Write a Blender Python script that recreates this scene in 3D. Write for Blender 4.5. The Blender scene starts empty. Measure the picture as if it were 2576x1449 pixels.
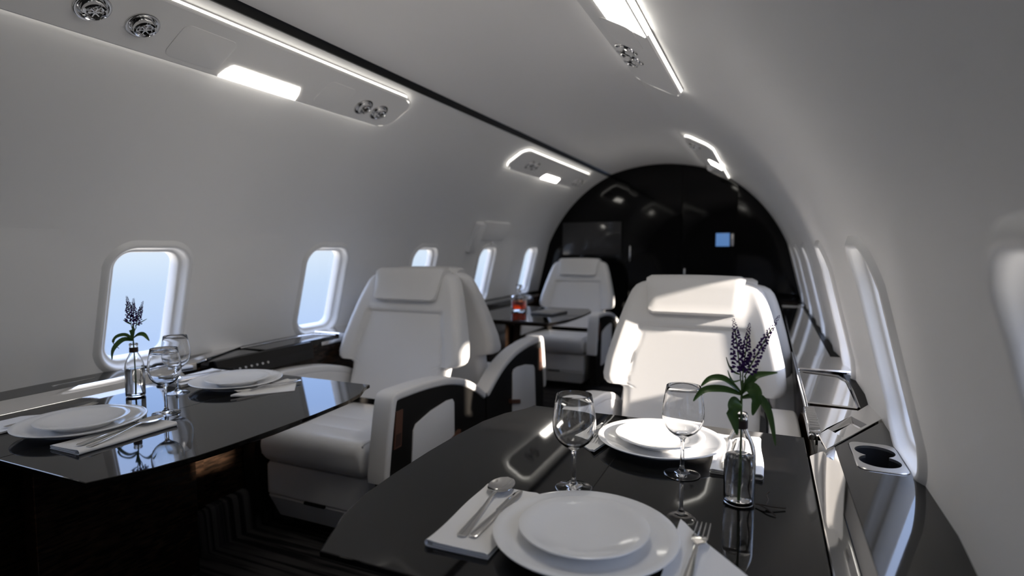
import bpy, bmesh, math, random
import numpy as np
from mathutils import Vector, Matrix

# ------------------------------------------------------------------ camera, sky, sun, exposure
S = bpy.context.scene
COL = S.collection
cam_d = bpy.data.cameras.new('camera')
cam = bpy.data.objects.new('camera', cam_d)
COL.objects.link(cam)
S.camera = cam
CX, CY, CZ = 0.90, 0.0, 1.136
RM = ((0.91475556, -0.02848808, -0.4030021), (0.40400775, 0.0645028, 0.91247856), (0.0, 0.99751081, -0.0705137))
M = Matrix(((RM[0][0], RM[0][1], -RM[0][2], CX), (RM[1][0], RM[1][1], -RM[1][2], CY), (RM[2][0], RM[2][1], -RM[2][2], CZ), (0, 0, 0, 1)))
cam.matrix_world = M
cam_d.sensor_width = 36.0
cam_d.lens = 36.0 * 1450 / 2576
cam_d.clip_start = 0.02
cam_d.dof.use_dof = True
cam_d.dof.focus_distance = 1.33
cam_d.dof.aperture_fstop = 2.2

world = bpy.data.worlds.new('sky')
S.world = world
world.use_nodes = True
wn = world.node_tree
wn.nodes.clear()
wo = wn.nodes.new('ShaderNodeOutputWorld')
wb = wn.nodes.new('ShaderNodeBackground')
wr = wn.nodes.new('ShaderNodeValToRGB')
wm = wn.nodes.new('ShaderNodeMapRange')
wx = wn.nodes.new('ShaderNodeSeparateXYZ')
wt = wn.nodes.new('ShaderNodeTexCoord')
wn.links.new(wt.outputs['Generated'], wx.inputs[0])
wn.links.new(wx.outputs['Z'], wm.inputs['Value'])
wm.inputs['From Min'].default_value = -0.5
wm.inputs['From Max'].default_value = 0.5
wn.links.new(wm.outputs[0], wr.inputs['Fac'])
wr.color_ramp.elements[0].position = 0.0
wr.color_ramp.elements[0].color = (0.74, 0.69, 0.63, 1)  # lowest and highest sky bands, out of view, brightened as added cabin fill
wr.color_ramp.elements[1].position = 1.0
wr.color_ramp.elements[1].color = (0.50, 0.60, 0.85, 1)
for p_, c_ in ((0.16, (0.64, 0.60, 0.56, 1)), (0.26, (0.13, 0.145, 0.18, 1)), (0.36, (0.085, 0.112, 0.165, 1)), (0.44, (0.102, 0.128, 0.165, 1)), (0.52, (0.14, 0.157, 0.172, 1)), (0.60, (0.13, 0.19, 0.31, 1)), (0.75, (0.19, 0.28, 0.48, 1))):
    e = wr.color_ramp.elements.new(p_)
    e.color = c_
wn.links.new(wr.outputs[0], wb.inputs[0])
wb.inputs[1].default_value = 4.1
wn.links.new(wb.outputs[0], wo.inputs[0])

SUN_DIR = Vector((-1.0, 0.055, -0.30)).normalized()
sun_d = bpy.data.lights.new('sun', 'SUN')
sun_d.energy = 12.5
sun_d.angle = math.radians(2.2)
sun_d.color = (1.0, 0.89, 0.77)
sun = bpy.data.objects.new('sun', sun_d)
COL.objects.link(sun)
sun.rotation_euler = SUN_DIR.to_track_quat('-Z', 'Y').to_euler()
sun.location = (6, 1, 3)

S.view_settings.view_transform = 'Standard'
S.view_settings.look = 'None'
S.view_settings.gamma = 1.0
S.view_settings.use_curve_mapping = False
S.view_settings.exposure = 0.52
S.cycles.sample_clamp_indirect = 6.0
S.cycles.max_bounces = 14
S.cycles.diffuse_bounces = 7
S.cycles.transmission_bounces = 12
S.cycles.transparent_max_bounces = 12
S.cycles.blur_glossy = 0.5

R = math.radians
PI = math.pi
rnd = random.Random(7)

# ------------------------------------------------------------------ materials
def mat(name, color=(0.8, 0.8, 0.8), rough=0.5, metal=0.0, spec=0.5, coat=0.0, ior=1.5, trans=0.0, emit=None, estr=0.0, sheen=0.0):
    m = bpy.data.materials.new(name)
    m.use_nodes = True
    b = m.node_tree.nodes['Principled BSDF']
    b.inputs['Base Color'].default_value = (*color, 1)
    b.inputs['Roughness'].default_value = rough
    b.inputs['Metallic'].default_value = metal
    b.inputs['Specular IOR Level'].default_value = spec
    b.inputs['Coat Weight'].default_value = coat
    b.inputs['Coat Roughness'].default_value = 0.03
    b.inputs['IOR'].default_value = ior
    b.inputs['Transmission Weight'].default_value = trans
    b.inputs['Sheen Weight'].default_value = sheen
    if emit:
        b.inputs['Emission Color'].default_value = (*emit, 1)
        b.inputs['Emission Strength'].default_value = estr
    return m


def add_bump(m, scale, strength, dist=0.001, kind='noise', detail=3.0, stretch=(1, 1, 1)):
    nt = m.node_tree
    b = nt.nodes['Principled BSDF']
    tc = nt.nodes.new('ShaderNodeTexCoord')
    mp = nt.nodes.new('ShaderNodeMapping')
    mp.inputs['Scale'].default_value = stretch
    nt.links.new(tc.outputs['Object'], mp.inputs[0])
    if kind == 'noise':
        tx = nt.nodes.new('ShaderNodeTexNoise')
        tx.inputs['Scale'].default_value = scale
        tx.inputs['Detail'].default_value = detail
        out = tx.outputs['Fac']
    else:
        tx = nt.nodes.new('ShaderNodeTexVoronoi')
        tx.inputs['Scale'].default_value = scale
        out = tx.outputs['Distance']
    nt.links.new(mp.outputs[0], tx.inputs['Vector'])
    bp = nt.nodes.new('ShaderNodeBump')
    bp.inputs['Strength'].default_value = strength
    bp.inputs['Distance'].default_value = dist
    nt.links.new(out, bp.inputs['Height'])
    nt.links.new(bp.outputs[0], b.inputs['Normal'])
    return m


def wood_mat(name, c1, c2, rough, stretch, spec=0.5, coat=0.0, bump=0.05):
    m = mat(name, c1, rough, spec=spec, coat=coat)
    nt = m.node_tree
    b = nt.nodes['Principled BSDF']
    tc = nt.nodes.new('ShaderNodeTexCoord')
    mp = nt.nodes.new('ShaderNodeMapping')
    mp.inputs['Scale'].default_value = stretch
    nt.links.new(tc.outputs['Object'], mp.inputs[0])
    nz = nt.nodes.new('ShaderNodeTexNoise')
    nz.inputs['Scale'].default_value = 5.0
    nz.inputs['Detail'].default_value = 5.0
    nz.inputs['Distortion'].default_value = 0.6
    nt.links.new(mp.outputs[0], nz.inputs['Vector'])
    cr = nt.nodes.new('ShaderNodeValToRGB')
    cr.color_ramp.elements[0].position = 0.35
    cr.color_ramp.elements[0].color = (*c1, 1)
    cr.color_ramp.elements[1].position = 0.7
    cr.color_ramp.elements[1].color = (*c2, 1)
    nt.links.new(nz.outputs['Fac'], cr.inputs[0])
    nt.links.new(cr.outputs[0], b.inputs['Base Color'])
    bp = nt.nodes.new('ShaderNodeBump')
    bp.inputs['Strength'].default_value = bump
    bp.inputs['Distance'].default_value = 0.0006
    nt.links.new(nz.outputs['Fac'], bp.inputs['Height'])
    nt.links.new(bp.outputs[0], b.inputs['Normal'])
    return m


def glass_mat(name, color=(1, 1, 1), ior=1.45, rough=0.0):
    m = bpy.data.materials.new(name)
    m.use_nodes = True
    nt = m.node_tree
    nt.nodes.clear()
    o = nt.nodes.new('ShaderNodeOutputMaterial')
    g = nt.nodes.new('ShaderNodeBsdfGlass')
    g.inputs['Color'].default_value = (*color, 1)
    g.inputs['IOR'].default_value = ior
    g.inputs['Roughness'].default_value = rough
    nt.links.new(g.outputs[0], o.inputs[0])
    return m


def pane_mat(name):
    m = bpy.data.materials.new(name)
    m.use_nodes = True
    nt = m.node_tree
    nt.nodes.clear()
    o = nt.nodes.new('ShaderNodeOutputMaterial')
    t = nt.nodes.new('ShaderNodeBsdfTransparent')
    t.inputs[0].default_value = (0.97, 0.98, 1.0, 1)
    g = nt.nodes.new('ShaderNodeBsdfGlossy')
    g.inputs['Roughness'].default_value = 0.02
    lw = nt.nodes.new('ShaderNodeLayerWeight')
    p = nt.nodes.new('ShaderNodeMath')
    p.operation = 'POWER'
    p.inputs[1].default_value = 5.0
    nt.links.new(lw.outputs['Facing'], p.inputs[0])
    f = nt.nodes.new('ShaderNodeMath')
    f.operation = 'MULTIPLY_ADD'
    f.inputs[1].default_value = 0.45
    f.inputs[2].default_value = 0.02
    nt.links.new(p.outputs[0], f.inputs[0])
    x = nt.nodes.new('ShaderNodeMixShader')
    nt.links.new(f.outputs[0], x.inputs[0])
    nt.links.new(t.outputs[0], x.inputs[1])
    nt.links.new(g.outputs[0], x.inputs[2])
    nt.links.new(x.outputs[0], o.inputs[0])
    return m


def carpet_mat():
    m = mat('carpet', (0.02, 0.02, 0.022), 0.95, spec=0.1)
    nt = m.node_tree
    b = nt.nodes['Principled BSDF']
    tc = nt.nodes.new('ShaderNodeTexCoord')
    sp = nt.nodes.new('ShaderNodeSeparateXYZ')
    nt.links.new(tc.outputs['Object'], sp.inputs[0])
    # stripes run across the aisle; broken in pieces along x
    ax = nt.nodes.new('ShaderNodeMath'); ax.operation = 'MULTIPLY'; ax.inputs[1].default_value = 1.3
    nt.links.new(sp.outputs['X'], ax.inputs[0])
    cb = nt.nodes.new('ShaderNodeCombineXYZ')
    ay = nt.nodes.new('ShaderNodeMath'); ay.operation = 'MULTIPLY'; ay.inputs[1].default_value = 26.0
    nt.links.new(sp.outputs['Y'], ay.inputs[0])
    nt.links.new(ax.outputs[0], cb.inputs['X'])
    nt.links.new(ay.outputs[0], cb.inputs['Y'])
    nz = nt.nodes.new('ShaderNodeTexNoise')
    nz.inputs['Scale'].default_value = 1.6
    nz.inputs['Detail'].default_value = 2.0
    nt.links.new(cb.outputs[0], nz.inputs['Vector'])
    cr = nt.nodes.new('ShaderNodeValToRGB')
    cr.color_ramp.interpolation = 'LINEAR'
    cr.color_ramp.elements[0].position = 0.42
    cr.color_ramp.elements[0].color = (0.010, 0.010, 0.011, 1)
    cr.color_ramp.elements[1].position = 0.56
    cr.color_ramp.elements[1].color = (0.060, 0.057, 0.057, 1)
    nt.links.new(nz.outputs['Fac'], cr.inputs[0])
    nt.links.new(cr.outputs[0], b.inputs['Base Color'])
    n2 = nt.nodes.new('ShaderNodeTexNoise')
    n2.inputs['Scale'].default_value = 600
    nt.links.new(tc.outputs['Object'], n2.inputs['Vector'])
    bp = nt.nodes.new('ShaderNodeBump')
    bp.inputs['Strength'].default_value = 0.5
    bp.inputs['Distance'].default_value = 0.002
    nt.links.new(n2.outputs['Fac'], bp.inputs['Height'])
    nt.links.new(bp.outputs[0], b.inputs['Normal'])
    return m


WALL = add_bump(mat('cabin_wall_white', (0.87, 0.865, 0.86), 0.55, spec=0.25), 900, 0.04)
CEIL = mat('ceiling_white', (0.87, 0.86, 0.86), 0.5, spec=0.3)
REVEAL = mat('window_bezel_white', (0.82, 0.82, 0.82), 0.35, spec=0.4)
BLACKTRIM = mat('black_trim', (0.006, 0.006, 0.006), 0.6, spec=0.2)
GLOSSBLACK = mat('gloss_black', (0.003, 0.003, 0.0034), 0.06, spec=0.22)
TABLE = wood_mat('dark_table_lacquer', (0.0035, 0.0035, 0.0035), (0.010, 0.009, 0.008), 0.035, (1, 26, 1), spec=0.42, bump=0.008)
WOOD = wood_mat('dark_brown_veneer', (0.012, 0.007, 0.004), (0.05, 0.026, 0.013), 0.22, (2, 1, 16), spec=0.5)
LEDGE = wood_mat('dark_ledge_lacquer', (0.004, 0.004, 0.0045), (0.012, 0.011, 0.010), 0.05, (26, 1, 1), spec=0.55, bump=0.008)
SIDEBLACK = wood_mat('black_side_veneer', (0.007, 0.0045, 0.003), (0.035, 0.019, 0.011), 0.2, (1, 3, 20), spec=0.3)
CARPET = carpet_mat()
LEATHER = add_bump(mat('white_leather', (0.78, 0.77, 0.76), 0.42, spec=0.35), 420, 0.08, 0.0006, 'voronoi')
LEATHER2 = add_bump(mat('seam_leather', (0.60, 0.59, 0.58), 0.5, spec=0.3), 420, 0.08)
ARMBLACK = mat('black_shell', (0.010, 0.009, 0.008), 0.42, spec=0.4)
COPPER = mat('brown_copper', (0.16, 0.075, 0.05), 0.45, metal=0.3)
CHROME = mat('chrome', (0.80, 0.80, 0.80), 0.06, metal=1.0)
SATIN = mat('polished_nickel', (0.72, 0.71, 0.70), 0.14, metal=1.0)
CUPPLATE = mat('brushed_plate', (0.62, 0.61, 0.60), 0.28, metal=1.0)
MIRROR = mat('mirror_metal', (0.76, 0.75, 0.74), 0.04, metal=1.0)
STEEL = mat('cutlery_steel', (0.72, 0.71, 0.69), 0.12, metal=1.0)
CERAMIC = mat('white_porcelain', (0.86, 0.86, 0.86), 0.12, spec=0.5)
CLOTH = add_bump(mat('white_linen', (0.82, 0.81, 0.80), 0.85, spec=0.15, sheen=0.2), 700, 0.25, 0.0008)
GLASS = glass_mat('clear_glass')
WATER = glass_mat('water', (1, 1, 1), 1.33)
WHISKY = glass_mat('amber_spirit', (0.80, 0.20, 0.06), 1.36)
PANE = pane_mat('window_pane')
LIGHT = mat('led_white', (0.9, 0.9, 0.9), 0.5, emit=(1.0, 0.96, 0.88), estr=2.2)
LENS = mat('lamp_lens', (0.9, 0.9, 0.9), 0.5, emit=(1.0, 0.955, 0.87), estr=10.0)
SCREEN = mat('dark_screen', (0.045, 0.045, 0.047), 0.12, spec=0.4)
BLUEGLOW = mat('blue_window_light', (0.02, 0.03, 0.05), 0.2, emit=(0.10, 0.22, 0.48), estr=0.6)  # blue window light put into the colour as a glow
LEAF = mat('leaf_green', (0.045, 0.115, 0.02), 0.45, spec=0.4)
LEAF.node_tree.nodes['Principled BSDF'].inputs['Transmission Weight'].default_value = 0.0
STEM = mat('stem_green', (0.07, 0.13, 0.03), 0.5)
PETAL = mat('petal_violet', (0.052, 0.014, 0.125), 0.7, spec=0.2)
ROOT = mat('root_brown', (0.03, 0.02, 0.012), 0.7)
CORK = mat('brown_collar', (0.035, 0.017, 0.012), 0.6)
PAPER = mat('grey_paper', (0.35, 0.34, 0.32), 0.6)
LATCHDARK = mat('latch_dark', (0.05, 0.025, 0.018), 0.5)
DARKHOLE = mat('black_rubber', (0.008, 0.008, 0.009), 0.4, spec=0.3)

# ------------------------------------------------------------------ object helpers
def link(o, parent=None):
    COL.objects.link(o)
    if parent is not None:
        o.parent = parent
    return o


def make(name, verts, faces, m, parent=None, smooth=True, angle=38, loc=None, weld=False):
    me = bpy.data.meshes.new(name)
    me.from_pydata([tuple(v) for v in verts], [], faces)
    bm = bmesh.new()
    bm.from_mesh(me)
    if weld:
        bmesh.ops.remove_doubles(bm, verts=bm.verts, dist=1e-5)
    bmesh.ops.recalc_face_normals(bm, faces=bm.faces)
    bm.to_mesh(me)
    bm.free()
    me.materials.append(m)
    if smooth:
        for p in me.polygons:
            p.use_smooth = True
        me.set_sharp_from_angle(angle=R(angle))
    o = bpy.data.objects.new(name, me)
    link(o, parent)
    if loc is not None:
        o.location = loc
    return o


def thing(name, label, cat, loc=(0, 0, 0), rotz=0.0, group=None):
    o = bpy.data.objects.new(name, None)
    o.empty_display_size = 0.1
    COL.objects.link(o)
    o.location = loc
    o.rotation_euler = (0, 0, rotz)
    o['label'] = label
    o['category'] = cat
    if group:
        o['group'] = group
    return o


def tag(o, label, cat, group=None, kind=None):
    o['label'] = label
    o['category'] = cat
    if group:
        o['group'] = group
    if kind:
        o['kind'] = kind
    return o


def structure(o):
    o['kind'] = 'structure'
    return o


def dup(root, loc, rotz, label, group=None, scale=None):
    def cp(o, parent):
        c = o.copy()
        COL.objects.link(c)
        c.parent = parent
        for ch in o.children:
            cp(ch, c)
        return c
    r = cp(root, None)
    r.location = loc
    r.rotation_euler = (0, 0, rotz)
    if scale:
        r.scale = scale
    r['label'] = label
    if group:
        r['group'] = group
    return r


class MB:
    def __init__(s):
        s.v = []
        s.f = []

    def add(s, vs, fs, mtx=None):
        o = len(s.v)
        for p in vs:
            p = Vector(p)
            s.v.append(tuple(mtx @ p) if mtx is not None else tuple(p))
        for f in fs:
            s.f.append(tuple(i + o for i in f))
        return s

    def box(s, x0, x1, y0, y1, z0, z1, bev=0.0, seg=2, mtx=None):
        bm = bmesh.new()
        bmesh.ops.create_cube(bm, size=1.0)
        for v in bm.verts:
            v.co = Vector(((x0 + x1) / 2 + v.co.x * (x1 - x0), (y0 + y1) / 2 + v.co.y * (y1 - y0), (z0 + z1) / 2 + v.co.z * (z1 - z0)))
        if bev > 0:
            bmesh.ops.bevel(bm, geom=list(bm.edges), offset=bev, segments=seg, profile=0.5, affect='EDGES')
        bm.verts.ensure_lookup_table()
        s.add([v.co.copy() for v in bm.verts], [[v.index for v in f.verts] for f in bm.faces], mtx)
        bm.free()
        return s

    def loft(s, loops, cap0=True, cap1=True, closed=True, mtx=None):
        n = len(loops[0])
        vs = [p for l in loops for p in l]
        fs = []
        for a in range(len(loops) - 1):
            for i in range(n if closed else n - 1):
                j = (i + 1) % n
                fs.append((a * n + i, a * n + j, (a + 1) * n + j, (a + 1) * n + i))
        if cap0:
            fs.append(tuple(range(n))[::-1])
        if cap1:
            fs.append(tuple(range((len(loops) - 1) * n, len(loops) * n)))
        return s.add(vs, fs, mtx)

    def lathe(s, prof, n=48, mtx=None):
        """prof: (r, z) list; r = 0 ends become poles"""
        vs, fs, rows = [], [], []
        for r, z in prof:
            if r < 1e-6:
                rows.append([len(vs)])
                vs.append((0, 0, z))
            else:
                rows.append(list(range(len(vs), len(vs) + n)))
                vs += [(r * math.cos(2 * PI * i / n), r * math.sin(2 * PI * i / n), z) for i in range(n)]
        for a, b in zip(rows, rows[1:]):
            for i in range(n):
                j = (i + 1) % n
                if len(a) == 1 and len(b) == 1:
                    continue
                if len(a) == 1:
                    fs.append((a[0], b[j], b[i]))
                elif len(b) == 1:
                    fs.append((a[i], a[j], b[0]))
                else:
                    fs.append((a[i], a[j], b[j], b[i]))
        return s.add(vs, fs, mtx)

    def tube(s, pts, rad, n=8, mtx=None):
        pts = [Vector(p) for p in pts]
        rads = rad if isinstance(rad, (list, tuple)) else [rad] * len(pts)
        loops = []
        t0 = (pts[1] - pts[0]).normalized()
        up = Vector((0, 0, 1)) if abs(t0.z) < 0.9 else Vector((1, 0, 0))
        nrm = t0.cross(up).normalized()
        for i, p in enumerate(pts):
            t = (pts[min(i + 1, len(pts) - 1)] - pts[max(i - 1, 0)]).normalized()
            nrm = (nrm - t * nrm.dot(t)).normalized()
            b = t.cross(nrm)
            loops.append([p + (nrm * math.cos(2 * PI * k / n) + b * math.sin(2 * PI * k / n)) * rads[i] for k in range(n)])
        return s.loft(loops, mtx=mtx)

    def build(s, name, m, parent=None, smooth=True, angle=38, loc=None, weld=False):
        return make(name, s.v, s.f, m, parent, smooth, angle, loc, weld)


def rrect(w, h, r, n=8, cx=0.0, cy=0.0):
    """counter-clockwise rounded rectangle, 4*(n+1) points"""
    out = []
    r = min(r, w / 2 - 1e-5, h / 2 - 1e-5)
    for k, (sx, sy) in enumerate(((1, 1), (-1, 1), (-1, -1), (1, -1))):
        for i in range(n + 1):
            a = PI / 2 * k + PI / 2 * i / n
            out.append((cx + sx * (w / 2 - r) + r * math.cos(a), cy + sy * (h / 2 - r) + r * math.sin(a)))
    return out


def smooth01(t):
    t = max(0.0, min(1.0, t))
    return t * t * (3 - 2 * t)


def catmull(pts, k=6):
    P = [Vector(p) for p in pts]
    out = []
    for i in range(len(P) - 1):
        a, b, c, d = P[max(i - 1, 0)], P[i], P[i + 1], P[min(i + 2, len(P) - 1)]
        for j in range(k):
            t = j / k
            out.append(0.5 * ((2 * b) + (c - a) * t + (2 * a - 5 * b + 4 * c - d) * t * t + (3 * b - a - 3 * c + d) * t ** 3))
    out.append(P[-1])
    return out


# ------------------------------------------------------------------ fuselage profile
PC = (-0.0684, 0.1952, -0.1916, 1.1595)


def prof_pt(th):
    r = ((PC[0] * th + PC[1]) * th + PC[2]) * th + PC[3]
    return r * math.cos(th), 0.8 + r * math.sin(th)


_TH = np.linspace(-0.22, 1.26, 1500)
_P = np.array([prof_pt(t) for t in _TH])
_S = np.concatenate([[0], np.cumsum(np.hypot(*np.diff(_P, axis=0).T))])


def s_of_z(z):
    return float(np.interp(z, _P[:, 1], _S))


def s_of_x(x):
    return float(np.interp(-x, -_P[:, 0], _S))


def hw(z):
    return float(np.interp(z, _P[:, 1], _P[:, 0]))


def wallpt(side, y, s, n=0.0):
    x = float(np.interp(s, _S, _P[:, 0])); z = float(np.interp(s, _S, _P[:, 1]))
    x2 = float(np.interp(s + 0.01, _S, _P[:, 0])); z2 = float(np.interp(s + 0.01, _S, _P[:, 1]))
    x1 = float(np.interp(s - 0.01, _S, _P[:, 0])); z1 = float(np.interp(s - 0.01, _S, _P[:, 1]))
    tx, tz = x2 - x1, z2 - z1
    l = math.hypot(tx, tz) or 1
    tx, tz = tx / l, tz / l            # tangent going up and inwards; inward normal = (-tz, tx)
    return (side * (x - tz * n), y, z + tx * n)


Y0, Y1 = -1.33, 5.32
WIN_Y = [0.455 + 0.893 * k for k in range(-1, 6)]
WIN_W = 0.29
S_W0, S_W1 = s_of_z(0.705), s_of_z(1.14)
S_MID = (S_W0 + S_W1) / 2
WIN_H = S_W1 - S_W0
WIN_R = 0.085
S_BOT = s_of_z(0.60)
S_C0, S_C1 = S_MID - WIN_H / 2 - 0.055, S_MID + WIN_H / 2 + 0.055
S_TOPL, S_TOPR = s_of_x(0.470), s_of_x(0.405)
PITCH = 0.893


def build_wall(side, name, s_top):
    mb = MB()
    hole = rrect(WIN_W, WIN_H, WIN_R, 12)                 # (dy, ds)
    n = len(hole)

    def outer_match(p, w, h):
        # radial projection of hole point onto the cell rectangle, corners snapped
        x, y = p
        k = min(w / abs(x) if abs(x) > 1e-9 else 1e9, h / abs(y) if abs(y) > 1e-9 else 1e9)
        return x * k, y * k
    hs = (S_C1 - S_C0) / 2
    hy = PITCH / 2
    outer = [outer_match(p, hy, hs) for p in hole]
    for cx_, cy_ in ((hy, hs), (-hy, hs), (-hy, -hs), (hy, -hs)):
        i = min(range(n), key=lambda q: (outer[q][0] - cx_) ** 2 + (outer[q][1] - cy_) ** 2)
        outer[i] = (cx_, cy_)
    lay = [0, 0.03, 0.07, 0.12, 0.18, 0.26, 0.36, 0.48, 0.6, 0.72, 0.84, 0.93, 1.0]
    for yc in WIN_Y:
        loops = []
        for t in lay:
            loops.append([wallpt(side, yc + a[0] * (1 - t) + b[0] * t, S_MID + a[1] * (1 - t) + b[1] * t) for a, b in zip(hole, outer)])
        mb.loft(loops, False, False)
    # plain strips
    ya, yb = WIN_Y[0] - hy, WIN_Y[-1] + hy

    def strip(y0, y1, s0, s1, ny, ns):
        vs = [wallpt(side, y0 + (y1 - y0) * i / ny, s0 + (s1 - s0) * j / ns) for i in range(ny + 1) for j in range(ns + 1)]
        fs = [(i * (ns + 1) + j, (i + 1) * (ns + 1) + j, (i + 1) * (ns + 1) + j + 1, i * (ns + 1) + j + 1) for i in range(ny) for j in range(ns)]
        mb.add(vs, fs)
    strip(Y0, Y1, S_C1, s_top, 10, 60)
    strip(Y0, Y1, S_BOT, S_C0, 10, 8)
    if ya > Y0:
        strip(Y0, ya, S_C0, S_C1, 2, 24)
    if yb < Y1:
        strip(yb, Y1, S_C0, S_C1, 2, 24)
    # rounded lip turning up at the ceiling
    p = Vector(wallpt(side, 0, s_top)); q = Vector(wallpt(side, 0, s_top - 0.004))
    d = (p - q).normalized()
    c = [(p.x + d.x * 0.012 * math.sin(a) , p.z + d.z * 0.012 * math.sin(a) + 0.014 * (1 - math.cos(a)) ) for a in [PI / 2 * i / 6 for i in range(7)]]
    c.append((c[-1][0], c[-1][1] + 0.05))
    vs = [(x, y, z) for y in (Y0, Y1) for x, z in c]
    k = len(c)
    mb.add(vs, [(i, i + 1, k + i + 1, k + i) for i in range(k - 1)])
    return structure(mb.build(name, WALL, weld=True, angle=60))


def window(side, yc, idx):
    ring = [(0.022, -0.0005), (0.016, 0.004), (0.009, 0.0095), (0.003, 0.0115), (-0.003, 0.0095), (-0.009, 0.002), (-0.014, -0.009), (-0.022, -0.015), (-0.026, -0.0155), (-0.030, -0.019), (-0.036, -0.034), (-0.039, -0.050)]
    loops = []
    for d, nn in ring:
        rr_ = rrect(WIN_W + 2 * d, WIN_H + 2 * d, WIN_R + d, 12)
        loops.append([wallpt(side, yc + a, S_MID + b, nn) for a, b in rr_])
    o = MB().loft(loops, False, False).build('window_%d' % idx, REVEAL, angle=70)
    structure(o)
    d, nn = -0.039, -0.048
    rr_ = rrect(WIN_W + 2 * d, WIN_H + 2 * d, WIN_R + d, 12)
    # pane as a curved grid fan: two loft layers to a centre line
    lp = [[wallpt(side, yc + a * t, S_MID + b * t, nn) for a, b in rr_] for t in (1.0, 0.66, 0.33, 0.02)]
    MB().loft(lp, False, True).build('pane', PANE, o)
    if side < 0:
        return o
    # shade pull tab at the lower aft corner of the opening
    t = MB()
    y0, y1 = yc + 0.052, yc + 0.088
    s0, s1 = S_MID - WIN_H / 2 + 0.040, S_MID - WIN_H / 2 + 0.066
    loops = []
    for nn, ins in ((-0.050, 0.0), (-0.036, 0.0), (-0.033, 0.003)):
        loops.append([wallpt(side, y, s, nn) for y, s in ((y1 - ins, s1 - ins), (y0 + ins, s1 - ins), (y0 + ins, s0 + ins), (y1 - ins, s0 + ins))])
    t.loft(loops, False, True).build('shade_tab', REVEAL, o)
    return o


build_wall(-1, 'wall_left', S_TOPL)
build_wall(1, 'wall_right', S_TOPR)
k = 0
for side in (-1, 1):
    for yc in WIN_Y:
        k += 1
        window(side, yc, k)


def ceil_z(x):
    return 1.878 - 0.36 * x * x


mb = MB()
xs = [-0.44 + 0.90 * i / 40 for i in range(41)]
vs = [(x, y, ceil_z(x)) for y in (Y0, 2.0, Y1) for x in xs]
mb.add(vs, [(r * 41 + i, r * 41 + i + 1, (r + 1) * 41 + i + 1, (r + 1) * 41 + i) for r in range(2) for i in range(40)])
vs = [(x, y, ceil_z(x) + 0.05) for y in (Y0, Y1) for x in xs]
mb.add(vs, [(i, i + 1, 41 + i + 1, 41 + i) for i in range(40)])
structure(mb.build('ceiling', CEIL))


def black_gap(name, x0, x1, z0, z1):
    return structure(MB().box(x0, x1, Y0, Y1, z0, z1, 0.002).build(name, BLACKTRIM))


pl = wallpt(-1, 0, S_TOPL)
black_gap('trim_1', pl[0] + 0.010, pl[0] + 0.020, pl[2] - 0.004, 1.86)
black_gap('trim_2', 0.44, 0.46, 1.80, 1.86)

# floor with carpeted risers
FX = 0.97
structure(MB().box(-FX, FX, Y0, Y1, -0.05, 0.0).build('floor', CARPET))
for side, nm in ((-1, 'baseboard_left'), (1, 'baseboard_right')):
    c = [(FX - 0.002, 0.0), (FX, 0.012), (FX + 0.012, 0.135), (FX + 0.018, 0.155), (FX + 0.03, 0.16), (FX + 0.10, 0.16), (FX + 0.10, 0.0)]
    if side > 0:
        c = [(FX - 0.002, 0.0), (FX, 0.012), (FX + 0.012, 0.135), (FX + 0.018, 0.155), (FX + 0.03, 0.16), (FX + 0.10, 0.16), (FX + 0.10, 0.0)]
    structure(MB().loft([[(side * x, y, z) for x, z in c] for y in (Y0, Y1)]).build(nm, CARPET))

# bulkheads
def arch_poly(y):
    pts = []
    for i in range(41):
        s = S_BOT + (S_TOPR - S_BOT) * i / 40
        p = wallpt(1, y, s, -0.005)
        pts.append(p)
    for i in range(13):
        x = 0.40 - 0.84 * i / 12
        pts.append((x, y, ceil_z(x) + 0.02))
    for i in range(41):
        s = S_TOPL + (S_BOT - S_TOPL) * i / 40
        pts.append(wallpt(-1, y, s, -0.005))
    pts.append((-1.18, y, -0.05))
    pts.append((1.18, y, -0.05))
    return pts


def bulkhead(name, y0, y1, m):
    a = arch_poly(y0); b = arch_poly(y1)
    return structure(MB().loft([a, b]).build(name, m, smooth=False))


bulkhead('wall_back', 5.315, 5.40, GLOSSBLACK)
bulkhead('wall_front', -1.42, -1.30, mat('front_bulkhead', (0.30, 0.29, 0.28), 0.5))

# sliding door leaves and frame on the far bulkhead
def arch_z(x):
    return min(ceil_z(x), float(np.interp(-abs(x), -_P[:, 0], _P[:, 1]))) if abs(x) > 0.42 else ceil_z(x)


def door_leaf(idx, x0, x1, y, z0, z1, tilt=0.0):
    mb_ = MB()
    xs_ = [x0 + (x1 - x0) * i / 10 for i in range(11)]
    top = [min(z1, arch_z(x) - 0.012) for x in xs_]
    loop = [(x, z0) for x in xs_] + [(x, z) for x, z in zip(xs_[::-1], top[::-1])]
    lo = [[(x, y + d + tilt * (x - x0), z) for x, z in loop] for d in (0.0, 0.03)]
    return structure(mb_.loft(lo).build('door_%d' % idx, GLOSSBLACK, smooth=False))


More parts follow.
